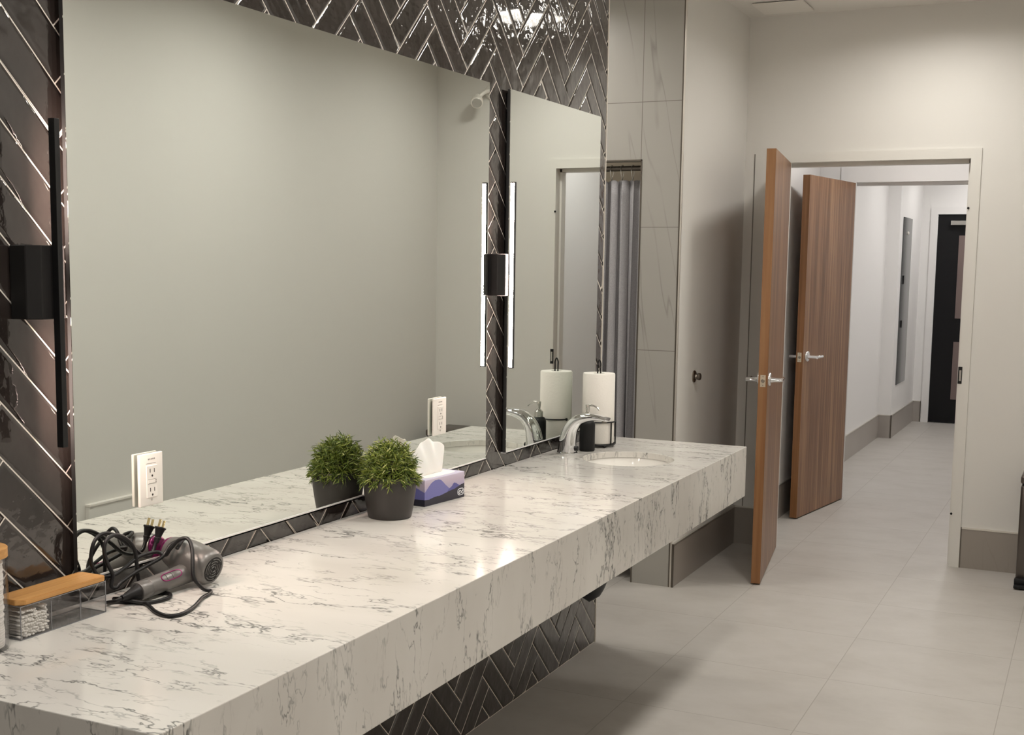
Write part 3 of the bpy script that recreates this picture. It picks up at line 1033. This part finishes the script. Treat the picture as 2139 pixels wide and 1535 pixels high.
for s in range(46):
    th = rnd.uniform(-2.4, 0.8)
    dd = Vector((math.cos(th), math.sin(th), 0))
    p0 = Vector((PX, PY, HC + 0.118)) + dd * 0.062
    p1 = p0 + dd * rnd.uniform(0.010, 0.018) + Vector((0, 0, -rnd.uniform(0.008, 0.030)))
    tube(bm, [p0, (p0 + p1) / 2 + dd * 0.004, p1], 0.0008, 4)
    for l in range(7):
        leaf(bm, p0.lerp(p1, rnd.uniform(0.3, 1.0)), (dd * rnd.uniform(0.1, 0.8) + Vector((rnd.uniform(-1, 1), rnd.uniform(-1, 1), rnd.uniform(-0.8, 0.3)))), rnd.uniform(0.010, 0.020), 0.0014, 0.004)
obj('foliage', bm, M['leaf'], r)

# ------------------------------------------------------------------ tissue box
A = Vector((0.1196, 3.0537, HC)); Bp = Vector((0.1434, 3.2498, HC))
ly = (Bp - A).normalized(); lx = Vector((-ly.y, ly.x, 0)) * 1.0    # lx points to the wall
LEN, DEP, HH = (Bp - A).length, 0.094, 0.0755
r = bpy.data.objects.new('tissue_box', None); COL.objects.link(r)
bang = math.atan2(-ly.x, ly.y)
r.location = A; r.rotation_euler = (0, 0, bang)
ROOT[r.name] = Vector((0, 0, 0))
tag(r, 'blue and purple tissue box with a mountain print beside the potted plant', 'tissue box')
# local frame: +y along the long side, -x to the wall, x=0 front face
bm = B(); box(bm, -DEP, 0, 0, LEN, 0, HH - 0.0006, bev=0.0008, seg=1); obj('carton', bm, M['carton'], r)
bm = B(); box(bm, -DEP + 0.001, -0.001, 0.001, LEN - 0.001, HH - 0.0006, HH); obj('carton_top', bm, M['carton_top'], r)
bm = B()
prism(bm, [(-DEP / 2 + 0.036 * math.copysign(abs(math.cos(a)) ** 0.45, math.cos(a)), LEN / 2 + 0.083 * math.copysign(abs(math.sin(a)) ** 0.45, math.sin(a))) for a in [2 * PI * k / 48 for k in range(48)]], 'z', HH, HH + 0.0006)
obj('opening', bm, M['carton_film'], r)
# tissue tuft
bm = B()
nu, nv = 17, 13
rnd = random.Random(11)
gr = []
for i in range(nu):
    u = i / (nu - 1)
    row = []
    for j in range(nv):
        v = j / (nv - 1)
        prof = 1.0 - abs(u - 0.55) * 0.85
        h = 0.104 * v * (0.30 + 0.70 * prof)
        y = LEN * 0.45 + (u - 0.5) * (0.125 + 0.075 * v)
        x = -DEP / 2 + 0.007 * math.sin(u * 4.2 + 1.2) * (0.3 + 0.9 * v) + 0.003 * math.sin(u * 17 + v * 4) * v - 0.008 * v * v
        row.append(bm.verts.new((x, y - 0.012 * v, HH + 0.0005 + h + 0.003 * math.sin(u * 23) * v)))
    gr.append(row)
for i in range(nu - 1):
    for j in range(nv - 1):
        bm.faces.new([gr[i][j], gr[i + 1][j], gr[i + 1][j + 1], gr[i][j + 1]])
so = obj('tissue', bm, M['tissue'], r, smooth=60)
sm = so.modifiers.new('thick', 'SOLIDIFY'); sm.thickness = 0.0006
ss = so.modifiers.new('sub', 'SUBSURF'); ss.levels = 1; ss.render_levels = 1
# badge on the front
bm = B()
cy, cz = LEN - 0.020, 0.018
tube(bm, [(0.0006, cy + 0.0155 * math.copysign(abs(math.cos(a)) ** 0.7, math.cos(a)), cz + 0.0095 * math.copysign(abs(math.sin(a)) ** 0.7, math.sin(a))) for a in [2 * PI * k / 36 for k in range(36)]], 0.0011, 6, closed=True)
tube(bm, catmull([(0.0006, cy - 0.011, cz - 0.003), (0.0006, cy - 0.004, cz + 0.004), (0.0006, cy + 0.004, cz - 0.001), (0.0006, cy + 0.011, cz + 0.004)], 5), 0.0015, 6)
tube(bm, catmull([(0.0006, cy - 0.010, cz - 0.0065), (0.0006, cy - 0.002, cz - 0.004), (0.0006, cy + 0.010, cz - 0.0045)], 5), 0.0010, 6)
obj('logo', bm, M['badge'], r, label='small white oval emblem')

# ------------------------------------------------------------------ power outlets on the large mirror
def outlet(y0, y1, z0, z1, label):
    yc = (y0 + y1) / 2
    r = empty('power_outlet', (MX, yc, z0), label, 'power outlet', 'power outlets on the large mirror')
    b = B(); box(b, MX + 0.0003, MX + 0.0042, yc - 0.024, yc + 0.024, z0 + 0.008, z1 - 0.008); obj('mounting_box', b, M['plastic_slot'], r)
    b = B(); box(b, MX + 0.0042, MX + 0.0112, y0, y1, z0, z1, bev=0.0022, seg=3); obj('cover_plate', b, M['plastic_white'], r, smooth=50)
    zc = (z0 + z1) / 2 - 0.004
    w = 0.0165
    b = B(); box(b, MX + 0.0109, MX + 0.0132, yc - w, yc + w, zc - 0.034, zc + 0.034, bev=0.0012)
    rc = obj('receptacle', b, M['plastic_white'], r)
    for zz in (zc + 0.020, zc - 0.020):
        b = B()
        for dy in (-0.0062, 0.0062):
            box(b, MX + 0.0131, MX + 0.0135, yc + dy - 0.0009, yc + dy + 0.0009, zz - 0.001, zz + 0.007)
        lathe(b, (MX + 0.0131, yc, zz - 0.008), (1, 0, 0), [(0, 0.0024), (0.0004, 0.0024)], 12)
        obj('socket_slots', b, M['plastic_slot'], rc)
    b = B(); box(b, MX + 0.0131, MX + 0.0139, yc - 0.012, yc + 0.007, zc - 0.0035, zc + 0.0035, bev=0.0006); obj('test_button', b, M['plastic_white'], rc)
    b = B()
    for zz in (zc - 0.0045, zc + 0.0045):
        box(b, MX + 0.0131, MX + 0.0134, yc - 0.013, yc + 0.012, zz - 0.0004, zz + 0.0004)
    box(b, MX + 0.0131, MX + 0.0135, yc + 0.0095, yc + 0.0125, zc - 0.003, zc - 0.0005); box(b, MX + 0.0131, MX + 0.0135, yc + 0.0095, yc + 0.0125, zc + 0.0005, zc + 0.003)
    obj('button_marks', b, M['plastic_grey'], rc)
    b = B()
    for k in range(5):
        box(b, MX + 0.0111, MX + 0.0115, yc - 0.010 + k * 0.0045, yc - 0.010 + k * 0.0045 + 0.0028, z1 - 0.0135, z1 - 0.0105)
    box(b, MX + 0.0111, MX + 0.0115, yc - 0.016, yc + 0.013, z1 - 0.0215, z1 - 0.0205)
    obj('plate_legend', b, M['plastic_grey'], r)
    for zz in (z0 + 0.012,):
        b = B(); lathe(b, (MX + 0.0110, yc, zz), (1, 0, 0), [(0, 0.0026), (0.0008, 0.0024), (0.001, 0.001)], 12); obj('screw', b, M['satin'], r)
    return r


outlet(2.008, 2.079, 1.0285, 1.1385, 'white power outlet on the mirror above the hair dryer')
outlet(3.2670, 3.3440, 1.0285, 1.1390, 'white power outlet on the mirror behind the tissue box, seen edge-on')

# ------------------------------------------------------------------ hair dryer
r = empty('hair_dryer', (0.10, 2.08, HC), 'grey hair dryer with magenta accents and a coiled black cord on the counter', 'hair dryer')
I0 = Vector((0.1560, 2.083, 0.8985)); I1 = Vector((0.047, 2.088, 0.924))
ax = (I1 - I0).normalized()
bm = B()
lathe(bm, I0, ax, [(0.0, 0.0305), (0.002, 0.0335), (0.012, 0.0385), (0.030, 0.0395), (0.070, 0.0390), (0.096, 0.0365), (0.116, 0.0305), (0.121, 0.028)], 40)
obj('barrel', bm, M['grey_metal'], r, smooth=50)
bm = B(); lathe(bm, I0, ax, [(0.1208, 0.026), (0.126, 0.0265), (0.131, 0.023), (0.132, 0.018)], 36)
obj('nozzle', bm, M['magenta'], r, smooth=50, label='magenta nozzle ring')
bm = B(); lathe(bm, I0 - ax * 0.0006, ax, [(0, 0.0265), (0.004, 0.0265)], 36)
gr_ = obj('intake_grille', bm, M['black_soft'], r)
bm = B()
_, gu, gw = basis(ax)
for rad in (0.006, 0.0115, 0.017, 0.0225):
    for q in range(4):
        a0 = q * PI / 2 + rad * 60
        tube(bm, [I0 - ax * 0.0010 + (gu * math.cos(a0 + 0.13 * k) + gw * math.sin(a0 + 0.13 * k)) * rad for k in range(10)], 0.0009, 6)
obj('grille_ribs', bm, M['grey_metal'], gr_)
H0 = Vector((0.105, 2.075, 0.8905)); H1 = Vector((0.0990, 1.918, 0.8815))
hx = (H1 - H0).normalized()
HLn = (H1 - H0).length
bm = B(); lathe(bm, H0, hx, [(0.0, 0.0225), (0.030, 0.0212), (0.06, 0.0200), (HLn - 0.03, 0.0195), (HLn - 0.029, 0.0188), (HLn - 0.028, 0.0195), (HLn - 0.002, 0.0197), (HLn, 0.0188)], 32)
hd = obj('handle', bm, M['grey_metal'], r, smooth=50)
# switch outline on the camera side of the handle
_, hu, hw = basis(hx)
cam_dir = Vector((0.62, -0.55, 0.56)); cam_dir = (cam_dir - hx * cam_dir.dot(hx)).normalized(); tan = hx.cross(cam_dir)


def on_handle(s, ang, rr=0.0203):
    return H0 + hx * s + (cam_dir * math.cos(ang) + tan * math.sin(ang)) * rr


bm = B()
pts = []
for k in range(40):
    a = 2 * PI * k / 40
    s = 0.074 + 0.028 * math.copysign(abs(math.cos(a)) ** 0.55, math.cos(a)); an = 0.42 * math.copysign(abs(math.sin(a)) ** 0.75, math.sin(a))
    pts.append(on_handle(s, an, 0.0204))
tube(bm, pts, 0.0011, 6, closed=True)
obj('switch_outline', bm, M['magenta'], hd, label='magenta outline around the switches')
bm = B(); tube(bm, [on_handle(0.072, -0.34, 0.0201), on_handle(0.072, 0.0, 0.0203), on_handle(0.072, 0.34, 0.0201)], 0.0006, 5); tube(bm, [on_handle(0.088, -0.34, 0.0201), on_handle(0.088, 0.0, 0.0203), on_handle(0.088, 0.34, 0.0201)], 0.0006, 5)
obj('switch', bm, M['plastic_slot'], hd)
bm = B(); lathe(bm, H1, hx, [(0.0, 0.0155), (0.004, 0.0135), (0.022, 0.009), (0.034, 0.006), (0.042, 0.005)], 20)
obj('strain_relief', bm, M['cord'], r, smooth=50)
K = 0.0040
zc_ = HC + K + 0.0002
e = H1 + hx * 0.042
c1 = [e, (0.090, 1.868, 0.874), (0.066, 1.870, zc_ + 0.003), (0.072, 1.893, zc_), (0.1224, 1.9097, zc_), (0.1842, 1.8734, zc_), (0.2239, 1.8613, zc_), (0.2392, 1.8844, zc_), (0.2267, 1.9348, zc_),
      (0.2001, 1.9922, zc_), (0.1920, 2.0246, zc_), (0.1835, 2.040, zc_ + 0.0015), (0.176, 2.034, zc_ + 0.004), (0.172, 2.024, zc_ + 0.012), (0.160, 2.016, 0.897), (0.150, 2.026, 0.925), (0.137, 2.04, 0.950), (0.122, 2.045, 0.967),
      (0.103, 2.04, 0.963), (0.088, 2.032, 0.945), (0.075, 2.030, 0.930), (0.062, 2.018, 0.938), (0.060, 1.9683, 0.9376), (0.060, 1.9291, 0.9243), (0.056, 1.8964, 0.914), (0.05, 1.866, 0.920), (0.046, 1.850, 0.950),
      (0.046, 1.857, 0.985), (0.046, 1.8756, 0.999), (0.046, 1.8992, 0.998), (0.046, 1.9257, 0.9855), (0.046, 1.9592, 0.9612), (0.046, 1.9936, 0.9342), (0.040, 2.020, 0.926), (0.034, 2.040, 0.932), (0.034, 2.0500, 0.950)]
bm = B(); tube(bm, catmull(c1, 5), K, 8); obj('cord', bm, M['cord'], r, smooth=60)
c2 = [(0.050, 1.905, zc_), (0.0864, 1.893, zc_ + 0.007), (0.1265, 1.9119, zc_ + 0.0005), (0.1400, 1.9486, zc_), (0.1355, 1.9722, zc_), (0.120, 1.9879, zc_), (0.1006, 1.9839, zc_), (0.080, 1.970, zc_), (0.066, 1.962, 0.885), (0.062, 1.9584, 0.9328), (0.062, 1.9548, 0.9533), (0.062, 1.939, 0.9761),
      (0.062, 1.9123, 0.993), (0.062, 1.8911, 0.9961), (0.062, 1.875, 0.9887), (0.062, 1.8692, 0.9708), (0.062, 1.8762, 0.9454), (0.064, 1.8885, 0.9186), (0.064, 1.884, 0.897), (0.068, 1.893, 0.892),
      (0.07, 1.9079, 0.9009), (0.07, 1.9424, 0.9108), (0.070, 1.9847, 0.9184), (0.072, 2.0258, 0.9278), (0.078, 2.045, 0.950), (0.088, 2.07, 0.957), (0.096, 2.055, 0.955), (0.098, 2.040, 0.944)]
bm = B(); tube(bm, catmull(c2, 5), K, 8); obj('cord', bm, M['cord'], r, smooth=60)
# plug leaning on the mirror
P0 = Vector((0.0345, 2.0500, 0.948)); pd = Vector((0.02, 0.45, 1.0)).normalized()
bm = B(); lathe(bm, P0, pd, [(0.0, 0.0048), (0.008, 0.0062), (0.009, 0.0074), (0.0105, 0.0074), (0.0115, 0.0062), (0.016, 0.0072), (0.029, 0.0105), (0.0305, 0.0122), (0.033, 0.0122), (0.0335, 0.009)], 20)
pl = obj('plug', bm, M['cord'], r, smooth=40)
sd = Vector((0, 1, 0)); sd = (sd - pd * sd.dot(pd)).normalized(); td = pd.cross(sd)
for k in (-1, 1):
    bm = B(); obox(bm, P0 + pd * 0.0410 + sd * 0.0063 * k, td, sd, pd, 0.0031, 0.0009, 0.0080, bev=0.0003)
    obj('prong', bm, M['brass'], pl)

# ------------------------------------------------------------------ organizer with cotton swabs
OX0, OX1, OY0, OY1 = 0.030, 0.0935, 1.6265, 1.837
r = empty('organizer_box', ((OX0 + OX1) / 2, (OY0 + OY1) / 2, HC), 'clear three-compartment organizer box with a bamboo lid beside the hair dryer', 'organizer box')
th = 0.0016
bm = B()
box(bm, OX0, OX1, OY0, OY1, HC, HC + 0.002)
box(bm, OX1 - th, OX1, OY0, OY1, HC + 0.002, HC + 0.062); box(bm, OX0, OX0 + th, OY0, OY1, HC + 0.002, HC + 0.062)
box(bm, OX0 + th, OX1 - th, OY0, OY0 + th, HC + 0.002, HC + 0.062); box(bm, OX0 + th, OX1 - th, OY1 - th, OY1, HC + 0.002, HC + 0.062)
obj('clear_box', bm, M['acrylic'], r)
bm = B()
q_ = 0.0011
for (x, y) in ((OX1, OY0), (OX1, OY1), (OX0, OY0), (OX0, OY1)):
    box(bm, x - q_, x + q_ * 0.3, y - q_ * 0.6, y + q_ * 0.6, HC + 0.001, HC + 0.062)
for z in (HC + 0.0008, HC + 0.0608):
    box(bm, OX1 - q_, OX1 + 0.0003, OY0, OY1, z - 0.0006, z + 0.0008); box(bm, OX0, OX0 + q_, OY0, OY1, z - 0.0006, z + 0.0008)
    box(bm, OX0, OX1, OY0 - 0.0003, OY0 + q_, z - 0.0006, z + 0.0008); box(bm, OX0, OX1, OY1 - q_, OY1 + 0.0003, z - 0.0006, z + 0.0008)
for y in (1.6985, 1.7705):
    box(bm, OX1 - 0.0010, OX1 + 0.0002, y - 0.0006, y + 0.0006, HC + 0.002, HC + 0.056)
obj('edge_rim', bm, M['acrylic_edge'], r)
for y in (1.6985, 1.7705):
    bm = B(); box(bm, OX0 + th, OX1 - th, y - 0.0007, y + 0.0007, HC + 0.002, HC + 0.056); obj('divider', bm, M['acrylic'], r)
bm = B()
c = 0.012
e_ = 0.0012
prism(bm, [(OX0 - e_, OY0 + c - e_), (OX0 + c - e_, OY0 - e_), (OX1 - c + e_, OY0 - e_), (OX1 + e_, OY0 + c - e_), (OX1 + e_, OY1 - 0.004), (OX1 - 0.003, OY1 + e_), (OX0 + 0.003, OY1 + e_), (OX0 - e_, OY1 - 0.004)], 'z', HC + 0.0625, HC + 0.0725)
bmesh.ops.bevel(bm, geom=[e for e in bm.edges], offset=0.0012, segments=2, affect='EDGES')
obj('lid', bm, M['bamboo'], r, label='bamboo lid')
# swabs: one mesh, copied
bm = B()
Ls = 0.056
lathe(bm, (-Ls / 2, 0, 0), (1, 0, 0), [(0.0, 0.0008), (0.001, 0.0019), (0.004, 0.0026), (0.010, 0.0025), (0.014, 0.0014), (0.0155, 0.0009), (Ls - 0.0155, 0.0009), (Ls - 0.014, 0.0014), (Ls - 0.010, 0.0025), (Ls - 0.004, 0.0026), (Ls - 0.001, 0.0019), (Ls, 0.0008)], 10)
sw0 = obj('cotton_swab', bm, M['cotton'], origin=(0, 0, 0), smooth=60)
tag(sw0, 'white cotton swab in the pile inside the clear organizer box', 'cotton swab', 'cotton swabs in the clear organizer box')
rnd = random.Random(5)
slots = []
row = 0
z = HC + 0.0050
while z < HC + 0.051:
    y = OY0 + th + 0.0035 + (0.00265 if row % 2 else 0)
    lim = 1.6985 - 0.0035
    while y < lim:
        if z < HC + 0.043 or rnd.random() < 0.6:
            slots.append((y, z))
        y += 0.0054
    z += 0.0049
    row += 1
for i, (y, z) in enumerate(slots):
    o = sw0 if i == 0 else sw0.copy()
    if i:
        COL.objects.link(o)
    o.location = ((OX0 + OX1) / 2 + 0.0005 + rnd.uniform(-0.0016, 0.0022), y + rnd.uniform(-0.0010, 0.0010), z + rnd.uniform(-0.0006, 0.0006))
    o.rotation_euler = (0, rnd.uniform(-0.03, 0.03), rnd.uniform(-0.04, 0.04))

# ------------------------------------------------------------------ jar with cotton rounds (cut by the frame edge)
JX, JY, JR = 0.072, 1.560, 0.045
r = empty('storage_jar', (JX, JY, HC), 'clear round jar with a bamboo lid at the left end of the counter', 'jar')
bm = B(); lathe(bm, (JX, JY, HC), (0, 0, 1), [(0.004, 0.0), (0.004, JR - 0.003), (0.008, JR - 0.0022), (0.163, JR - 0.0022), (0.163, JR), (0.004, JR), (0.0, JR - 0.003), (0.0, 0.0)], 48, cap=False)
obj('glass', bm, M['acrylic'], r, smooth=50)
bm = B(); lathe(bm, (JX, JY, HC), (0, 0, 1), [(0.1635, JR + 0.001), (0.1795, JR + 0.001), (0.181, JR - 0.001)], 48)
obj('lid', bm, M['bamboo'], r, smooth=40, label='bamboo lid')
bm = B(); lathe(bm, (0, 0, 0), (0, 0, 1), [(0.0, 0.034), (0.0008, 0.0365), (0.0034, 0.0365), (0.0042, 0.034)], 32)
cr0 = obj('cotton_round', bm, M['cotton'], origin=(0, 0, 0), smooth=50)
tag(cr0, 'white cotton round in the stack inside the clear jar', 'cotton round', 'cotton rounds stacked in the jar')
for i in range(34):
    o = cr0 if i == 0 else cr0.copy()
    if i:
        COL.objects.link(o)
    o.location = (JX + rnd.uniform(-0.001, 0.001), JY + rnd.uniform(-0.001, 0.001), HC + 0.0043 + i * 0.0044)

# ------------------------------------------------------------------ doors
def door(name, hinge, free, t, z0, z1, label):
    """leaf whose visible right face runs hinge->free; thickness t to the left of it"""
    h, f = Vector((*hinge, 0)), Vector((*free, 0))
    d = (f - h).normalized(); L = (f - h).length
    nr = Vector((d.y, -d.x, 0))          # candidate normal
    if nr.x > 0:
        nr = -nr                          # away from the visible (right) face
    r = bpy.data.objects.new(name, None); COL.objects.link(r)
    ang = math.atan2(d.y, d.x)
    r.location = (h.x, h.y, 0); r.rotation_euler = (0, 0, ang)
    ROOT[r.name] = Vector((0, 0, 0)); r['kind'] = 'structure'
    tag(r, label, 'door')
    # local: +x from hinge to free edge; local y sign of thickness:
    ly_ = Vector((-d.y, d.x, 0)).dot(nr)
    s = 1 if ly_ > 0 else -1
    ya, yb = (0, t) if s > 0 else (-t, 0)
    b = B(); box(b, 0.002, L - 0.003, ya, yb, z0, z1)
    leaf_ = obj('leaf', b, M['walnut'], r)
    b = B(); box(b, L - 0.003, L, ya + 0.0003, yb - 0.0003, z0, z1); obj('edge_band', b, M['walnut_edge'], r)
    zl = 0.998
    b = B(); box(b, L, L + 0.0012, s * t / 2 - 0.0125, s * t / 2 + 0.0125, zl - 0.0285, zl + 0.0285, 0)
    lathe(b, (L, s * t / 2, zl), (1, 0, 0), [(0.001, 0.009), (0.004, 0.008), (0.008, 0.006)], 16, 1)
    for dz in (-0.021, 0.021):
        lathe(b, (L + 0.001, s * t / 2, zl + dz), (1, 0, 0), [(0, 0.003), (0.0008, 0.0025)], 10, 1)
    obj('latch_plate', b, [M['latch'], M['nickel_dark']], r)
    for side, y in ((-s, 0.0), (s, s * t)):
        b = B()
        lathe(b, (L - 0.065, y, zl + 0.004), (0, side, 0), [(0, 0.0325), (0.007, 0.0325), (0.010, 0.029), (0.0105, 0.016)], 32)
        lathe(b, (L - 0.065, y, zl), (0, side, 0), [(0.009, 0.013), (0.030, 0.0105), (0.066, 0.0105)], 20)
        tube(b, catmull([(L - 0.062, y + side * 0.056, zl), (L - 0.10, y + side * 0.058, zl), (L - 0.178, y + side * 0.056, zl)], 4), 0.0095, 16)
        obj('lever_handle', b, M['chrome'], r, smooth=50)
    return r


door('door_1', (0.2545, 6.805), (0.3755, 5.955), 0.044, 0.008, 2.090, 'nearer walnut door standing open, edge towards the room')
door('door_2', (0.3020, 8.475), (0.1800, 7.652), 0.044, 0.008, 2.090, 'farther walnut door standing open in the second doorway')

# wall bumper
r = empty('door_stop', (0.0, 5.992, 0.9995), 'round metal door stop on the painted wall behind the nearer door', 'door stop')
bm = B(); lathe(bm, (0.0, 5.992, 0.9995), (1, 0, 0), [(0.0, 0.030), (0.005, 0.030), (0.010, 0.024), (0.011, 0.013), (0.020, 0.011)], 32); obj('rose', bm, M['nickel_dark'], r, smooth=40)
bm = B(); lathe(bm, (0.020, 5.992, 0.9995), (1, 0, 0), [(0.0, 0.015), (0.003, 0.018), (0.012, 0.018), (0.016, 0.014)], 24); obj('bumper', bm, M['trim_dark'], r, smooth=40)

# ------------------------------------------------------------------ curtain, rod, rings
CY = 5.79
RZ = 2.0
r = empty('curtain_rod', (-0.65, CY, RZ), 'dark curtain rod across the top of the stall opening', 'curtain rod')
bm = B(); tube(bm, [(-1.1, CY, RZ), (-0.2, CY, RZ)], 0.0125, 16); obj('rod', bm, M['trim_dark'], r, smooth=60)
for x, s in ((-1.1, 1), (-0.2, -1)):
    bm = B(); lathe(bm, (x, CY, RZ), (s, 0, 0), [(0, 0.026), (0.006, 0.026), (0.012, 0.016)], 24); obj('end_flange', bm, M['trim_dark'], r, smooth=40)
r = empty('shower_curtain', (-0.55, CY, 0.05), 'grey fabric curtain hanging in the stall opening beside the tiled wall', 'curtain')
bm = B()
xs0, xs1, nX, nZ = -1.08, -0.216, 190, 26
ztop, zbot = 1.945, 0.05
grid = []
for j in range(nZ + 1):
    t = j / nZ
    z = ztop + (zbot - ztop) * t
    row_ = []
    for i in range(nX + 1):
        u = i / nX
        ph = u * 2 * PI * 15.5
        amp = 0.018 + 0.010 * t
        x = xs0 + (xs1 - xs0) * u + 0.007 * math.sin(ph * 2 + 0.6 + t) + 0.006 * t * math.sin(ph * 0.37 + 2)
        y = CY + amp * math.sin(ph + 0.9 * math.sin(u * 21) + 0.7 * t * math.sin(u * 40)) + 0.007 * math.sin(ph * 0.5 + 1.5 * t)
        zz = z - (0.010 * (0.5 - 0.5 * math.cos(ph * 2 + 0.9)) * (1 - t) ** 6)
        row_.append(bm.verts.new((x, y, zz)))
    grid.append(row_)
for j in range(nZ):
    for i in range(nX):
        bm.faces.new([grid[j][i], grid[j][i + 1], grid[j + 1][i + 1], grid[j + 1][i]])
so = obj('cloth', bm, M['curtain'], r, smooth=180)
sm = so.modifiers.new('thick', 'SOLIDIFY'); sm.thickness = 0.0015
for k in range(17):
    x = -1.07 + k * 0.0533
    bm = B()
    tube(bm, [(x + 0.003 * math.sin(a * 2), CY + 0.019 * math.sin(a), RZ - 0.022 + 0.038 * math.cos(a)) for a in [2 * PI * q / 22 for q in range(22)]], 0.0016, 6, closed=True)
    obj('ring', bm, M['satin'], r, smooth=60)

# ------------------------------------------------------------------ emergency lamp heads on far wall (seen in the large mirror)
r = empty('emergency_light', (1.58, YF, 2.545), 'white spotlight head high on the far wall, reflected in the large mirror', 'spotlight')
bm = B(); lathe(bm, (1.572, YF, 2.55), (0, -1, 0), [(0, 0.045), (0.012, 0.045), (0.022, 0.036), (0.024, 0.01)], 28); obj('wall_plate', bm, M['plastic_white'], r, smooth=40)
bm = B(); tube(bm, catmull([(1.572, YF - 0.02, 2.55), (1.582, YF - 0.05, 2.548), (1.604, YF - 0.075, 2.53), (1.624, YF - 0.085, 2.505)], 4), 0.011, 10); obj('arm', bm, M['plastic_white'], r, smooth=50)
d = Vector((-0.30, -0.66, -0.50)).normalized()
c0 = Vector((1.628, YF - 0.095, 2.490))
bm = B(); lathe(bm, c0 - d * 0.035, d, [(0.0, 0.018), (0.006, 0.030), (0.030, 0.034), (0.062, 0.036), (0.064, 0.032)], 28)
hd_ = obj('lamp_head', bm, M['plastic_white'], r, smooth=40)
bm = B(); lathe(bm, c0 + d * 0.0286, d, [(0, 0.030), (0.001, 0.029)], 24); obj('lens', bm, M['satin'], hd_)

# ------------------------------------------------------------------ pedal bin
bx0, bx1, by0, by1 = 1.490, 1.840, 6.52, 6.805
r = empty('pedal_bin', ((bx0 + bx1) / 2, (by0 + by1) / 2, 0), 'dark steel pedal bin against the far wall, cut by the frame edge', 'trash bin')
bm = B(); box(bm, bx0, bx1, by0, by1, 0.02, 0.505, bev=0.012, seg=3); obj('body', bm, M['bin'], r, smooth=40)
bm = B(); box(bm, bx0 - 0.002, bx1 + 0.002, by0 - 0.002, by1 + 0.002, 0.512, 0.552, bev=0.010, seg=3); obj('lid', bm, M['bin_lid'], r, smooth=40)
bm = B(); box(bm, bx0 + 0.008, bx1 - 0.008, by0 + 0.008, by1 - 0.008, 0.0, 0.022); box(bm, bx0 + 0.006, bx1 - 0.006, by0 + 0.006, by1 - 0.006, 0.503, 0.514); obj('base', bm, M['black_soft'], r)
bm = B(); box(bm, bx0 - 0.004, bx0 + 0.20, by0 - 0.055, by0 + 0.01, 0.006, 0.022, bev=0.004); box(bm, bx0 - 0.004, bx0 + 0.20, by0 - 0.03, by0 + 0.01, 0.018, 0.05, bev=0.006); obj('pedal', bm, M['black_soft'], r, smooth=40)

# ------------------------------------------------------------------ world, camera, colour management
w = bpy.data.worlds.new('world'); sc.world = w; w.use_nodes = True
w.node_tree.nodes['Background'].inputs[0].default_value = (0.5, 0.5, 0.5, 1)
w.node_tree.nodes['Background'].inputs[1].default_value = 0.05

cam = bpy.data.cameras.new('camera'); co = bpy.data.objects.new('camera', cam); COL.objects.link(co)
W_, H_ = 2139, 1535
f_px, ppx, ppy = 2601.6462, 1029.9316, 858.4636
cam.sensor_fit = 'HORIZONTAL'; cam.sensor_width = 36.0
cam.lens = f_px / W_ * 36.0
cam.shift_x = (W_ / 2 - ppx) / W_
cam.shift_y = (ppy - H_ / 2) / W_
cam.clip_start = 0.02
Fv = Vector((-0.43359039, 0.89348796, -0.11695567)); Rv = Vector((0.89897356, 0.43783583, 0.01209637)); Uv = Vector((-0.06201534, 0.09989519, 0.99306347))
Mx = Matrix((Rv, Uv, -Fv)).transposed().to_4x4()
Mx.translation = Vector((1.7845, 0.0535, 1.5360))
co.matrix_world = Mx
sc.camera = co

vs = sc.view_settings
vs.view_transform = 'Standard'
vs.look = 'None'
vs.exposure = 0.35
vs.gamma = 1.0
vs.use_curve_mapping = False
sc.cycles.use_denoising = True
sc.cycles.use_adaptive_sampling = True
sc.cycles.adaptive_threshold = 0.015
sc.cycles.max_bounces = 12
sc.cycles.diffuse_bounces = 5
sc.cycles.glossy_bounces = 6
sc.cycles.transmission_bounces = 12
sc.cycles.transparent_max_bounces = 12
sc.cycles.caustics_reflective = True
sc.cycles.blur_glossy = 0.6
sc.cycles.caustics_refractive = False
sc.cycles.sample_clamp_indirect = 6.0
